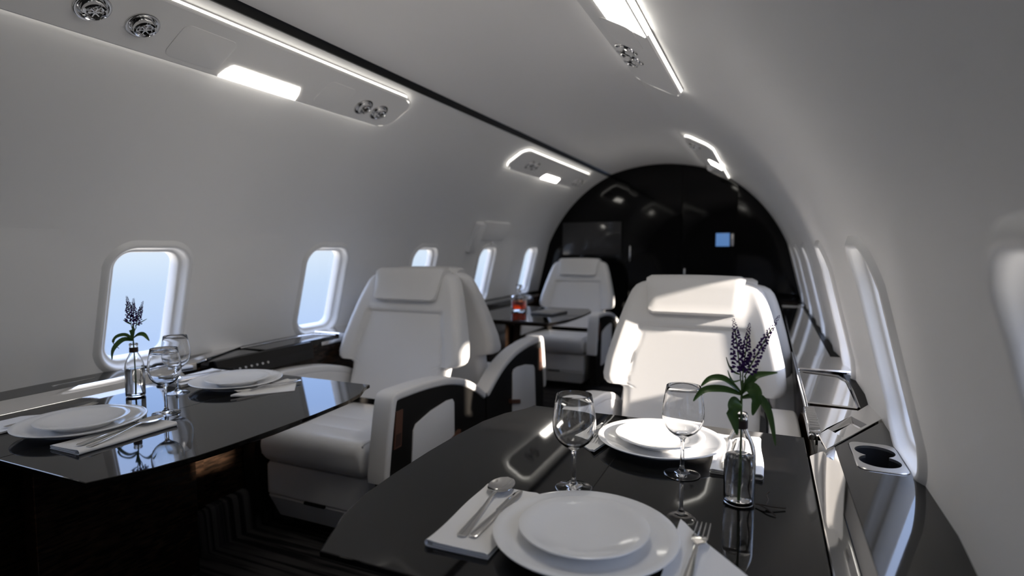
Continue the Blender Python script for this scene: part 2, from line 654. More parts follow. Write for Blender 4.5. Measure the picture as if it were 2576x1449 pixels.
d1 = door_leaf(1, -0.262, 0.200, 5.283, 0.03, 1.86, 0.018)
MB().box(-0.252, -0.238, 5.258, 5.275, 1.005, 1.150, 0.003).build('door_handle', CHROME, d1)
d2 = door_leaf(2, 0.212, 0.66, 5.283, 0.03, 1.86, -0.03)
MB().box(0.232, 0.245, 5.256, 5.275, 0.86, 0.95, 0.003).build('door_handle', CHROME, d2)
tv = MB().box(-0.905, -0.335, 5.292, 5.320, 1.065, 1.372, 0.004).build('wall_screen', SCREEN)
tag(tv, 'large dark grey rectangular screen on the left of the black bulkhead', 'screen')
wglow = thing('window_glow', 'small blue glowing panel in place of window light on the right part of the black bulkhead', 'painted glow', (0.56, 5.268, 1.20))  # glowing panel added in place of a blue window glimpse
MB().box(-0.072, 0.085, -0.008, 0.004, -0.062, 0.062, 0.003).build('frame', GLOSSBLACK, wglow)
MB().box(-0.066, 0.045, -0.010, -0.007, -0.056, 0.056, 0.001).build('screen', BLUEGLOW, wglow)  # painted blue window light, no real screen
MB().box(0.056, 0.078, -0.011, -0.007, -0.055, 0.050, 0.002).build('side_strip', SATIN, wglow)  # stands in for the lit edge of that window

# ------------------------------------------------------------------ side ledges
TZ = 0.68          # table top height
LZ = 0.708         # ledge top height


def cup_loop(ref, r, d, cx, cy):
    """outline of two overlapping circles along y, one point at the angle of each ref point"""
    out = []
    for px, py in ref:
        a = math.atan2(py - cy, px - cx)
        c, s_ = math.cos(a), math.sin(a)
        best = 0
        for oy in (-d / 2, d / 2):
            b = s_ * oy
            disc = b * b - (oy * oy - r * r)
            if disc > 0:
                best = max(best, b + math.sqrt(disc))
        out.append((cx + c * best, cy + s_ * best))
    return out


def side_ledge(side, label):
    t = thing('side_ledge', label, 'side ledge', (0, 0, 0))
    sx = side

    def P(pts):
        return [(sx * p[0],) + tuple(p[1:]) for p in pts]

    def prism(mb_, poly, z0, z1, bev=0.0):
        lo = [[(sx * x, y, z) for x, y in poly] for z in ((z0, z1) if not bev else (z0, z1 - bev))]
        if bev:
            cx = sum(p[0] for p in poly) / len(poly); cy = sum(p[1] for p in poly) / len(poly)
            lo.append([(sx * (x + (cx - x) * bev / max(0.02, math.hypot(x - cx, y - cy))), y + (cy - y) * bev / max(0.02, math.hypot(x - cx, y - cy)), z1) for x, y in poly])
        return mb_.loft(lo)
    # black lower side panel
    MB().box(min(sx * 1.004, sx * 1.03), max(sx * 1.004, sx * 1.03), Y0, 1.46, 0.16, 0.655, 0.002).box(min(sx * 1.02, sx * 1.05), max(sx * 1.02, sx * 1.05), 1.46, Y1 - 0.04, 0.16, 0.665, 0.002).build('lower_panel', SIDEBLACK, t)
    # tilted polished strip beside the table
    c = [(0.9975, 0.655), (0.9975, 0.678), (0.9995, 0.6805), (1.0448, 0.7078), (1.0452, 0.7070), (1.0452, 0.655)]
    MB().loft([P([(x, y, z) for x, z in c]) for y in (Y0, 1.392)]).build('polished_strip', MIRROR, t, angle=25)
    # ledge top with a hole for the cup holder
    mb_ = MB()
    xi, xo = 1.0455, 1.178
    ca, cb_ = 1.262, 1.362
    cyc = (1.268 + 1.430) / 2
    prism(mb_, [(xi, Y0), (xo, Y0), (xo, 1.24), (xi, 1.24)], 0.66, LZ, 0.0)
    cx = 1.1175
    plate = rrect(0.088, 0.176, 0.02, 8, cx, 1.352)
    near = [(xi, 1.24), (xo, 1.24), (xo, 1.655), (xi, 1.389)]
    # ring from quadrilateral to plate outline
    def quad_match(p):
        # walk radial line to quadrilateral
        ox, oy = cx, 1.352
        dx, dy = p[0] - ox, p[1] - oy
        best = 9
        for i in range(4):
            (ax, ay), (bx, by) = near[i], near[(i + 1) % 4]
            ex, ey = bx - ax, by - ay
            den = dx * ey - dy * ex
            if abs(den) < 1e-12:
                continue
            u = ((ax - ox) * ey - (ay - oy) * ex) / den
            v = ((ax - ox) * dy - (ay - oy) * dx) / den
            if u > 0 and -1e-6 <= v <= 1 + 1e-6:
                best = min(best, u)
        return (ox + dx * best, oy + dy * best)
    outer = [quad_match(p) for p in plate]
    for q in near:
        i = min(range(len(outer)), key=lambda a: (outer[a][0] - q[0]) ** 2 + (outer[a][1] - q[1]) ** 2)
        outer[i] = q
    mb_.loft([[(sx * x, y, 0.66) for x, y in outer], [(sx * x, y, LZ) for x, y in outer], [(sx * x, y, LZ) for x, y in plate], [(sx * x, y, LZ - 0.03) for x, y in plate]], False, False)
    mb_.build('ledge_top', LEDGE, t, angle=30)
    # cup holder plate and wells
    pl_ = []
    rr0 = rrect(0.086, 0.174, 0.02, 10, cx, 1.352)
    for i, p in enumerate(rr0):                       # extra points along the straight sides
        q = rr0[(i + 1) % len(rr0)]
        m_ = max(1, int(math.hypot(q[0] - p[0], q[1] - p[1]) / 0.004))
        pl_ += [(p[0] + (q[0] - p[0]) * j / m_, p[1] + (q[1] - p[1]) * j / m_) for j in range(m_)]
    hole = cup_loop(pl_, 0.0365, 0.062, cx, 1.352)
    ch = MB().loft([[(sx * x, y, LZ - 0.004) for x, y in pl_], [(sx * x, y, LZ + 0.001) for x, y in pl_],
                    [(sx * (cx + (x - cx) * 0.975), 1.352 + (y - 1.352) * 0.985, LZ + 0.0025) for x, y in pl_],
                    [(sx * x, y, LZ + 0.0025) for x, y in hole], [(sx * x, y, LZ - 0.003) for x, y in hole]], False, False).build('cup_holder', CUPPLATE, t, angle=30)
    MB().loft([[(sx * x, y, LZ - 0.003) for x, y in hole], [(sx * (cx + (x - cx) * 0.96), 1.352 + (y - 1.352) * 0.96, LZ - 0.07) for x, y in hole]], False, True).build('cup_well', DARKHOLE, ch)
    # diagonal plate with a rectangular recess
    A, B, C_, D = (1.026, 1.352), (1.176, 1.662), (1.176, 1.822), (1.018, 1.455)
    rec = [(1.054, 1.470), (1.118, 1.604), (1.112, 1.668), (1.046, 1.527)]
    rec = [(1.067, 1.452), (1.131, 1.584), (1.105, 1.647), (1.040, 1.514)]

    def shrink(poly, k):
        mx = sum(p[0] for p in poly) / 4; my = sum(p[1] for p in poly) / 4
        return [(mx + (x - mx) * k, my + (y - my) * k) for x, y in poly]
    quad = [A, B, C_, D]
    zt = LZ + 0.004
    dp = MB().loft([[(sx * x, y, 0.67) for x, y in quad], [(sx * x, y, zt - 0.002) for x, y in quad], [(sx * x, y, zt) for x, y in shrink(quad, 0.985)],
                    [(sx * x, y, zt) for x, y in rec], [(sx * x, y, zt - 0.010) for x, y in shrink(rec, 0.80)]], False, True).build('control_plate', MIRROR, t, angle=20)
    # console beyond the plate: lids, cross bar, rail, dark strip along the wall
    lid_m = MIRROR if side > 0 else LEDGE
    mb_ = MB()
    prism(mb_, [(1.018, 1.458), (1.176, 1.825), (1.176, 5.28), (1.018, 5.28)], 0.64, 0.690)
    mb_.build('console_body', SIDEBLACK, t)
    mb_ = MB()
    prism(mb_, [(1.139, 1.742), (1.178, 1.83), (1.178, 2.20), (1.147, 2.20)], 0.685, LZ + 0.002)
    prism(mb_, [(1.142, 2.50), (1.178, 2.50), (1.178, 5.28), (1.150, 5.28)], 0.685, LZ + 0.002)
    mb_.build('wall_strip', BLACKTRIM, t)
    prism(MB(), [(1.014, 1.47), (1.126, 1.715), (1.133, 1.742), (1.014, 1.742)], 0.68, LZ - 0.003, 0.002).build('console_lid', lid_m, t, angle=20)
    prism(MB(), [(1.014, 1.775), (1.134, 1.765), (1.142, 2.10), (1.126, 2.158), (1.014, 2.19)], 0.68, LZ - 0.001, 0.003).build('console_lid', lid_m, t, angle=20)
    prism(MB(), [(1.014, 2.53), (1.139, 2.53), (1.147, 4.60), (1.014, 4.60)], 0.68, LZ - 0.001, 0.003).build('console_lid', lid_m, t, angle=20)
    prism(MB(), [(1.010, 2.225), (1.177, 2.225), (1.177, 2.505), (1.010, 2.505)], 0.68, LZ + 0.008, 0.004).build('cross_bar', MIRROR, t, angle=20)
    prism(MB(), [(1.010, 4.62), (1.16, 4.62), (1.16, 4.74), (1.010, 4.74)], 0.68, LZ + 0.006, 0.003).build('cross_bar', MIRROR, t, angle=20)
    MB().tube(P([(1.136, 1.752, LZ), (1.144, 1.95, LZ), (1.146, 2.09, LZ), (1.128, 2.165, LZ), (1.09, 2.183, LZ), (1.016, 2.205, LZ)]), 0.004, 8).build('lid_rim', CHROME, t)
    if side > 0:
        MB().tube(P([(1.006, 1.46, LZ - 0.006), (1.010, 1.75, LZ - 0.006), (1.010, 2.3, LZ - 0.006), (1.011, 3.2, LZ - 0.006), (1.014, 4.6, LZ - 0.006)]), 0.006, 10).build('side_rail', CHROME, t)
        gf = MB().box(1.000, 1.028, 1.475, 1.705, 0.690, LZ + 0.003, 0.004).build('ribbed_grille', CHROME, t)
        mb_ = MB()
        for i in range(9):
            mb_.tube([(1.003, 1.50 + i * 0.022, LZ + 0.004), (1.025, 1.50 + i * 0.022, LZ + 0.004)], 0.0065, 8)
        mb_.build('ribs', SATIN, gf)
    else:
        cp = MB().loft([[(-x, y, z) for x, z in ((1.016, 0.630), (0.985, 0.630), (0.985, 0.672), (0.998, LZ - 0.004), (1.016, LZ - 0.004))] for y in (1.52, 2.02)]).build('control_panel', ARMBLACK, t, angle=20)
        for i in range(8):
            MB().lathe([(0.0, 0.003), (0.005, 0.0025), (0.006, 0.0)], 12, Matrix.Translation((-0.984, 1.56 + i * 0.028, 0.660)) @ Matrix.Rotation(PI / 2, 4, 'Y')).build('button', SATIN, cp)
        MB().box(-1.016, -1.008, 2.10, 2.26, 0.672, 0.690, 0.002).build('control_panel', SATIN, t)
        MB().box(-1.113, -1.106, 1.03, 1.155, LZ, LZ + 0.0012, 0.0005).build('inlay_slot', SATIN, t)
    return t


side_ledge(1, 'polished metal and dark lacquer ledge along the right wall with a double cup holder')
side_ledge(-1, 'dark lacquer ledge along the left wall with a row of control buttons')

# ------------------------------------------------------------------ overhead service panels
def overhead_panel(side, y0, y1, xi, xo, label, lens, nozzles, lids, round_far=True, round_near=True):
    """slab standing off the wall, its edge glowing"""
    sa, sb = s_of_x(xo), s_of_x(xi)            # outer edge (low s) to inner edge (high s)
    sc, hs_ = (sa + sb) / 2, (sb - sa) / 2
    yc, hy = (y0 + y1) / 2, (y1 - y0) / 2
    base = wallpt(side, yc, sc, 0.0)
    t = thing('overhead_panel', label, 'overhead panel', base)
    off = Vector(base)

    def W(y, s, n):
        return Vector(wallpt(side, y, s, n)) - off

    def outline(ins):
        pts = []
        h, w = hs_ - ins, hy - ins
        rr_ = 0.045
        # rounded ends bulging along y; straight sides subdivided
        base_ = rrect(2 * w, 2 * h, rr_, 8)
        for y, s in base_:
            b = 0.035 * (1 - (s / h) ** 2) if abs(y) > w - rr_ - 0.001 else 0.0
            pts.append((y + math.copysign(b, y), s))
        return pts
    # body: dense across s so that it follows the curve -> build as grid over outline using loft of scaled s
    o0 = outline(0.0)
    n = len(o0)

    def at(pts, nn):
        return [W(yc + y, sc + s, nn) for y, s in pts]

    def grid_top(nn, ins):
        """curved face: rows in s, each spanning the outline width"""
        pts = outline(ins)
        rows = 14
        h = hs_ - ins
        vs, fs = [], []
        for j in range(rows + 1):
            s = -h + 2 * h * j / rows
            # y extent at that s
            ys = []
            for i in range(len(pts)):
                (ya, sa_), (yb, sb_) = pts[i], pts[(i + 1) % len(pts)]
                if (sa_ - s) * (sb_ - s) <= 0 and abs(sb_ - sa_) > 1e-9:
                    ys.append(ya + (yb - ya) * (s - sa_) / (sb_ - sa_))
            if not ys:
                ys = [p[0] for p in pts if abs(p[1] - s) < 1e-6] or [0]
            vs += [W(yc + min(ys), sc + s, nn), W(yc + max(ys), sc + s, nn)]
        for j in range(rows):
            fs.append((2 * j, 2 * j + 1, 2 * j + 3, 2 * j + 2))
        return vs, fs
    body = MB()
    v_, f_ = grid_top(0.026, 0.004)
    body.add(v_, f_)
    body.loft([at(outline(0.004), 0.026), at(outline(0.0), 0.024), at(outline(0.0), 0.0165)], False, False)
    body.build('panel_body', WALL, t, angle=40)
    MB().loft([at(outline(0.002), 0.0165), at(outline(0.002), 0.0045)], False, False).build('light_strip', LIGHT, t)
    back = MB()
    v_, f_ = grid_top(0.0045, 0.0)
    back.add(v_, f_)
    back.build('back_plate', WALL, t)
    for (la, lb, s0x, s1x) in lens:
        s0, s1 = s_of_x(s0x), s_of_x(s1x)
        vs, fs = [], []
        rows = 8
        for j in range(rows + 1):
            s = s0 + (s1 - s0) * j / rows
            bulge = 0.02 * (1 - ((j / rows) * 1.0) ** 2)
            vs += [W(la - bulge, s, 0.0275), W(lb + bulge, s, 0.0275)]
        fs = [(2 * j, 2 * j + 1, 2 * j + 3, 2 * j + 2) for j in range(rows)]
        lm = MB().add(vs, fs)
        ll = lm.build('lamp_lens', LENS, t, weld=True)
        MB().add([W(la - 0.02, s0, 0.0275), W(lb + 0.02, s0, 0.0275), W(lb + 0.02, s0 - 0.006, 0.012), W(la - 0.02, s0 - 0.006, 0.012)], [(0, 1, 2, 3)]).build('lens_edge', LIGHT, ll)
    for (la, lb, s0x, s1x) in lids:
        s0, s1 = s_of_x(s0x), s_of_x(s1x)
        lo = []
        for ins, nn in ((0.0, 0.0245), (0.0, 0.0272), (0.0018, 0.0278)):
            rr_ = rrect(lb - la - 2 * ins, s1 - s0 - 2 * ins, 0.022, 6, (la + lb) / 2, (s0 + s1) / 2)
            lo.append([W(y, s, nn) for y, s in rr_])
        v2 = MB().loft(lo, False, True)
        v2.build('cover_plate', WALL, t, angle=30)
    for i, (ny, nx) in enumerate(nozzles):
        s = s_of_x(nx)
        p = W(ny, s, 0.026)
        a = W(ny, s, 0.126) - p
        b = (W(ny, s + 0.01, 0.026) - p).normalized()
        z = a.normalized()
        x = b
        y = z.cross(x)
        mt = Matrix(((x.x, y.x, z.x, p.x), (x.y, y.y, z.y, p.y), (x.z, y.z, z.z, p.z), (0, 0, 0, 1)))
        nz = MB().lathe([(0.041, 0.0), (0.040, 0.003), (0.037, 0.0038), (0.031, 0.002), (0.027, -0.0002)], 32, mt).build('air_nozzle', SATIN, t)
        MB().lathe([(0.0275, 0.0), (0.0275, 0.011), (0.026, 0.017), (0.0215, 0.0185), (0.0195, 0.012), (0.0175, 0.012)], 32, mt).build('ring', CHROME, nz)
        mb_ = MB().lathe([(0.0175, 0.012), (0.0145, 0.0165), (0.013, 0.012), (0.0, 0.012)], 24, mt)
        for q in range(3):
            mb_.box(-0.0145, 0.0145, -0.0014, 0.0014, 0.011, 0.016, 0.0, mtx=mt @ Matrix.Rotation(PI / 3 * q, 4, 'Z'))
        mb_.build('insert', CHROME if i % 2 else SATIN, nz)
    return t


overhead_panel(-1, -0.60, 2.11, 0.500, 0.660, 'long overhead panel on the left ceiling with round air nozzles and a lit lamp', [(1.30, 1.57, 0.658, 0.612)],
               [(0.885, 0.588), (1.005, 0.588), (1.90, 0.60), (2.00, 0.60)], [(1.095, 1.262, 0.645, 0.540), (1.66, 1.80, 0.645, 0.545)])
overhead_panel(-1, 3.44, 4.86, 0.510, 0.672, 'short overhead panel on the left ceiling near the black bulkhead', [(4.06, 4.36, 0.670, 0.628)],
               [(3.66, 0.60), (3.76, 0.60), (4.72, 0.61), (4.82, 0.61)], [])
overhead_panel(1, -0.60, 2.27, 0.435, 0.604, 'long overhead panel on the right ceiling with a large lit lamp', [(1.10, 1.565, 0.602, 0.500)],
               [(1.84, 0.490), (1.945, 0.488)], [(1.57, 1.76, 0.565, 0.47)])
overhead_panel(1, 3.55, 5.16, 0.435, 0.604, 'short overhead panel on the right ceiling near the black bulkhead', [(4.22, 4.46, 0.602, 0.525)],
               [(3.72, 0.49), (4.78, 0.49)], [])

# exit handle cover on the left wall
ex = thing('exit_handle_cover', 'white raised handle cover standing off the left wall above a far window', 'handle cover', (0, 0, 0))
s0, s1 = s_of_z(1.105), s_of_z(1.315)
lo = []
for nn, ins in ((-0.002, 0.0), (0.030, 0.0), (0.036, 0.006)):
    lo.append([wallpt(-1, y, s, nn) for y, s in rrect(0.11 - 2 * ins, s1 - s0 - 2 * ins, 0.015, 5, 3.69, (s0 + s1) / 2)])
MB().loft(lo, False, True).build('cover', WALL, ex)
sq0, sq1 = s_of_z(1.19), s_of_z(1.325)
lo = []
for nn, ins in ((-0.002, 0.0), (0.006, 0.0), (0.008, 0.004)):
    lo.append([wallpt(-1, y, s, nn) for y, s in rrect(0.46 - 2 * ins, sq1 - sq0 - 2 * ins, 0.03, 5, 3.99, (sq0 + sq1) / 2)])
MB().loft(lo, False, True).build('hatch_panel', WALL, ex)
MB().lathe([(0.0, 0.02), (0.011, 0.018), (0.012, 0.0)], 16, Matrix.Translation(wallpt(-1, 4.02, s_of_z(1.165), 0.0)) @ Matrix.Rotation(R(65), 4, 'Y')).build('latch_button', WALL, ex)

# ------------------------------------------------------------------ club seats
SEAT_HW = [(0.44, 0.250), (0.56, 0.252), (0.590, 0.256), (0.600, 0.280), (0.606, 0.318), (0.618, 0.331), (0.64, 0.336), (0.70, 0.330), (0.80, 0.306), (0.90, 0.278), (0.95, 0.261), (0.975, 0.250), (0.995, 0.234), (1.007, 0.212), (1.014, 0.18), (1.018, 0.13)]


def seat_y(z):
    return 0.50 + 0.20 * (z - 0.45) / 0.58


def make_seat(loc, rotz, label):
    t = thing('club_seat', label, 'seat', loc, rotz, 'white leather club seats')
    # base and leg-rest drawer
    lo = []
    for z, i0 in ((0.158, 0.004), (0.163, 0.0), (0.275, 0.0), (0.287, 0.006), (0.288, 0.02)):
        lo.append([(x, y, z) for x, y in rrect(0.50 - 2 * i0, 0.56 - 2 * i0, 0.02, 4, 0, 0.31)])
    MB().loft(lo).build('base_panel', LEATHER, t)
    lo = []
    for z, i0 in ((0.055, 0.030), (0.062, 0.022), (0.150, 0.001), (0.156, 0.003)):
        lo.append([(x, y + (i0 * 0.6), z) for x, y in rrect(0.50 - 2 * i0, 0.56 - 2 * i0, 0.02, 4, 0, 0.31)])
    lr = MB().loft(lo).build('leg_rest', LEATHER, t)
    MB().box(-0.050, 0.050, 0.024, 0.034, 0.1495, 0.1595, 0.001).build('pull_slot', BLACKTRIM, lr)
    MB().box(-0.20, 0.20, 0.12, 0.56, 0.0, 0.06, 0.004).build('pedestal', ARMBLACK, t)
    # seat cushion: lofted front to back
    st = []
    for q in range(7):
        a = PI / 2 * q / 6
        st.append((0.050 * (1 - math.cos(a)), 0.050 * (1 - math.sin(a))))
    ys = [(y, i) for y, i in st]
    for y in (0.08, 0.135, 0.150, 0.156, 0.162, 0.177, 0.23, 0.285, 0.30, 0.306, 0.312, 0.327, 0.40, 0.48, 0.54):
        ys.append((y, 0.0))
    lo = []
    for y, ins in ys:
        d = 0.0
        for sy in (0.156, 0.306):
            d += 0.005 * math.exp(-((y - sy) / 0.008) ** 2)
        zt = 0.432 - 0.03 * (y / 0.54) - d - ins * 1.0
        zb = 0.294 + ins * 0.9
        w = 0.506 - ins * 0.7
        lo.append([(x, y, z) for x, z in rrect(w, zt - zb, 0.034, 6, 0, (zt + zb) / 2)])
    MB().loft(lo).build('seat_cushion', LEATHER, t, angle=60)
    for sx in (-1, 1):
        MB().tube(catmull([(sx * 0.236, 0.006, 0.33), (sx * 0.236, 0.004, 0.365), (sx * 0.237, 0.022, 0.405), (sx * 0.238, 0.07, 0.425), (sx * 0.238, 0.5, 0.403)], 4), 0.003, 6).build('piping', LEATHER2, t)
    # backrest
    zz = [h[0] for h in SEAT_HW]
    zs = sorted(set([0.44, 0.48, 0.52, 0.56, 0.59, 0.6, 0.606, 0.612, 0.618, 0.63, 0.64, 0.66, 0.68, 0.70, 0.72, 0.74, 0.76, 0.78, 0.80, 0.81, 0.82, 0.83, 0.84, 0.85, 0.86, 0.88, 0.90, 0.92, 0.94, 0.96, 0.975, 0.985, 0.995, 0.99, 1.0, 1.006, 1.010, 1.013, 1.016, 1.0175, 1.018]))
    lo = []
    NF, NS, NB = 45, 10, 16
    for z in zs:
        w = float(np.interp(z, zz, [h[1] for h in SEAT_HW]))
        y0 = seat_y(z)
        th = 0.125 - 0.035 * smooth01((z - 0.5) / 0.5)
        pinch = 0.0
        if z > 0.982:
            pinch = (1 - math.sqrt(max(0.0, 1 - ((z - 0.982) / 0.0362) ** 2)))
        th2 = th * (1 - 0.85 * pinch)
        yc = y0 + th / 2
        row = []
        rc = min(0.036, th2 * 0.48)
        for i in range(NF):
            u = -1 + 2 * i / (NF - 1)
            x = u * (w - rc)
            # front relief
            au = abs(x)
            pw = 0.238 - 0.046 * smooth01((z - 0.60) / 0.25)            # half width of the centre panel
            inpan = (1 - smooth01((au - pw) / 0.016)) * (1 - smooth01((z - 0.822) / 0.016))
            groove = math.exp(-((au - pw - 0.008) / 0.007) ** 2) * (1 - smooth01((z - 0.835) / 0.01)) + math.exp(-((z - 0.831) / 0.008) ** 2) * (1 - smooth01((au - pw - 0.008) / 0.01))
            bol = smooth01((au - pw) / (w - pw + 1e-6)) if w > pw else 0
            d = 0.012 * inpan + 0.009 * min(1.0, groove) - 0.013 * bol * smooth01((z - 0.56) / 0.06) * (1 - smooth01((z - 0.86) / 0.14)) 
            d += 0.003 * (1 - (au / 0.3) ** 2) * (1 - smooth01((z - 0.9) / 0.1))
            row.append((x, yc - th2 / 2 + d, z))
        yl = row[-1][1]
        yb = yc + th2 / 2
        for i in range(1, NS):
            a = PI / 2 * i / NS
            row.append((w - rc + rc * math.sin(a), yl + rc * (1 - math.cos(a)), z))
        for i in range(NS):
            a = PI / 2 * i / NS
            row.append((w - rc + rc * math.cos(a), yb - rc * 1.0 + rc * math.sin(a), z))
        for i in range(NB + 1):
            row.append(((w - rc) * (1 - 2 * i / NB), yb, z))
        for i in range(1, NS + 1):
            a = PI / 2 * i / NS
            row.append((-(w - rc) - rc * math.sin(a), yb - rc + rc * math.cos(a), z))
        for i in range(1, NS):
            a = PI / 2 * i / NS
            row.append((-(w - rc) - rc * math.cos(a), row[0][1] + rc - rc * math.sin(a), z))
        lo.append(row)
    MB().loft(lo).build('backrest', LEATHER, t, angle=60)
    # headrest pad folded over the top
    lo = []
    path = []
    lean = math.atan2(0.20, 0.58)
    for q in range(9):
        z = 0.884 + (1.018 - 0.884) * q / 8
        path.append((seat_y(z) - 0.002, z))
    N = 13
    secs = [(-0.160, -0.166)]
    vs = []
    prof_ = []
    # side profile of the pad in (y, z): front bottom up and over the top
    zb, ztop = 0.884, 1.036
    pf = [(seat_y(zb) + 0.012, zb), (seat_y(zb) - 0.020, zb + 0.002), (seat_y(zb) - 0.027, zb + 0.012)]
    for q in range(1, 7):
        z = zb + 0.012 + (1.004 - zb - 0.012) * q / 6
        pf.append((seat_y(z) - 0.027, z))
    yt = seat_y(1.004) - 0.027
    for q in range(1, 7):
        a = PI / 2 * q / 6
        pf.append((yt + 0.030 * (1 - math.cos(a)) + 0.004, 1.004 + 0.032 * math.sin(a)))
    pf += [(yt + 0.075, 1.034), (yt + 0.105, 1.026), (yt + 0.110, 1.012)]
    back = [(yt + 0.075, 1.0), (seat_y(0.95) + 0.03, 0.95), (seat_y(zb) + 0.03, zb + 0.005)]
    loop = pf + back
    cy_ = sum(p[0] for p in loop) / len(loop); cz_ = sum(p[1] for p in loop) / len(loop)
    for q in range(-10, 11):
        u = q / 10
        au = abs(u)
        ins = 0.0
        if au > 0.9:
            ins = 0.010 * (1 - math.sqrt(max(0, 1 - ((au - 0.9) / 0.1) ** 2)))
        row = []
        for y, z in loop:
            wz = 0.166 + 0.021 * (z - zb) / (ztop - zb)
            crown = 0.004 * (1 - u * u)
            dy, dz = cy_ - y, cz_ - z
            l = math.hypot(dy, dz) or 1
            row.append((u * wz, y + dy / l * ins, z + dz / l * ins + (crown if z > 1.0 else 0)))
        lo.append(row)
    MB().loft(lo).build('headrest', LEATHER, t, angle=60)
    # armrests
    for sx in (-1, 1):
        xo_, xi_ = sx * 0.358, sx * 0.282
        xc = (xo_ + xi_) / 2
        cpath = catmull([(0.000, 0.305), (0.014, 0.40), (0.036, 0.52), (0.052, 0.588), (0.070, 0.602), (0.12, 0.603), (0.235, 0.600), (0.34, 0.592), (0.44, 0.579), (0.54, 0.555), (0.62, 0.525), (0.68, 0.495), (0.73, 0.466), (0.778, 0.436)], 4)
        wall_side = sx * math.cos(rotz) * loc[0] > 0
        if wall_side:
            cpath = [p for p in cpath if p.y > 0.575 or p.x > 0.10]
        lo = []
        for i, p in enumerate(cpath):
            a = cpath[max(i - 1, 0)]; b = cpath[min(i + 1, len(cpath) - 1)]
            tv_ = (b - a).normalized() if hasattr(b, 'normalized') else None
            ty, tz = tv_.x, tv_.y
            ny, nz = -tz, ty
            sc_ = 0.9 if i in (0, len(cpath) - 1) else 1.0
            lo.append([(xc + x * sc_, p.x + ny * h * sc_, p.y + nz * h * sc_) for x, h in rrect(0.082, 0.032, 0.010, 4)])
        arm = MB().loft(lo).build('armrest', LEATHER, t, angle=60)
        body = [(0.030, 0.06), (0.016, 0.30), (0.030, 0.41), (0.052, 0.520), (0.068, 0.585), (0.10, 0.590), (0.235, 0.587), (0.34, 0.579), (0.44, 0.566), (0.54, 0.542), (0.62, 0.512), (0.68, 0.482), (0.72, 0.459), (0.785, 0.418), (0.785, 0.06)]
        x0, x1 = min(xo_ - sx * 0.006, xi_ + sx * 0.012), max(xo_ - sx * 0.006, xi_ + sx * 0.012)
        sh = MB().loft([[(x, y, z) for y, z in body] for x in (x0, x1)]).build('side_shell', ARMBLACK, arm, angle=25)
        xa, xb = min(xi_ + sx * 0.012, xi_ - sx * 0.001), max(xi_ + sx * 0.012, xi_ - sx * 0.001)
        MB().loft([[(x, y + (0.004 if y < 0.2 else 0), z) for y, z in [(q_[0], max(q_[1], 0.42 if wall_side else 0.31)) for q_ in body]] for x in (xa, xb)]).build('inner_panel', LEATHER, arm, angle=25)
        # raised rim following the shell and inset leather panel
        xs_ = xo_ - sx * 0.006
        pan = [(0.150, 0.20), (0.172, 0.448), (0.190, 0.468), (0.30, 0.492), (0.42, 0.502), (0.468, 0.497), (0.482, 0.48), (0.482, 0.20)]
        lo = []
        for d_, kx in ((0.0, 0.0), (0.004, 1.0)):
            lo.append([(xs_ + sx * d_, y, z) for y, z in pan])
        cyp = sum(p[0] for p in pan) / len(pan); czp = sum(p[1] for p in pan) / len(pan)
        lo.append([(xs_ + sx * 0.0055, cyp + (y - cyp) * 0.97, czp + (z - czp) * 0.97) for y, z in pan])
        MB().loft(lo, False, True).build('side_panel', LEATHER, arm, angle=30)
        if sx * math.cos(rotz) * (1 if loc[0] < 0 else -1) > 0:
            lt = MB()
            q = [(0.048, 0.415), (0.064, 0.548), (0.106, 0.548), (0.092, 0.415)]
            lt.loft([[(xs_ + sx * d_, y, z) for y, z in q] for d_ in (0.0, 0.005)])
            l_ = lt.build('latch', COPPER, arm, smooth=False)
            q = [(0.054, 0.421), (0.061, 0.466), (0.092, 0.466), (0.087, 0.421)]
            MB().loft([[(xs_ + sx * d_, y, z) for y, z in q] for d_ in (0.004, 0.0056)]).build('latch_recess', LATCHDARK, l_, smooth=False)
            q = [(0.40, 0.300), (0.520, 0.330), (0.522, 0.352), (0.40, 0.322)]
            MB().loft([[(xs_ + sx * d_, y, z) for y, z in q] for d_ in (0.0, 0.014)]).build('hand_hold', COPPER, arm, smooth=False)
    return t


make_seat((-0.652, 1.62, 0), 0, 'white leather seat just behind the left dining table with its front cushion in view')
make_seat((0.643, 1.67, 0), 0, 'white leather seat behind the right dining table, sunlit on its front').scale = (1.0, 1, 0.988)
make_seat((-0.652, 3.20, 0), PI, 'white leather seat back to back with the left dining seat, facing away')
make_seat((-0.635, 4.27, 0), 0, 'far white leather seat behind the table with the decanter, below the screen')
make_seat((0.624, 3.27, 0), PI + 0.08, 'white leather seat mostly hidden behind the sunlit right seat').scale = (1, 1, 0.972)

# ------------------------------------------------------------------ tables
TOP_OUT = [(0.994, 0.885), (0.296, 0.885), (0.285, 0.845), (0.250, 0.780), (0.228, 0.690), (0.220, 0.56), (0.218, 0.44), (0.222, 0.30), (0.230, 0.20), (0.250, 0.115), (0.296, 0.010), (0.994, 0.010)]


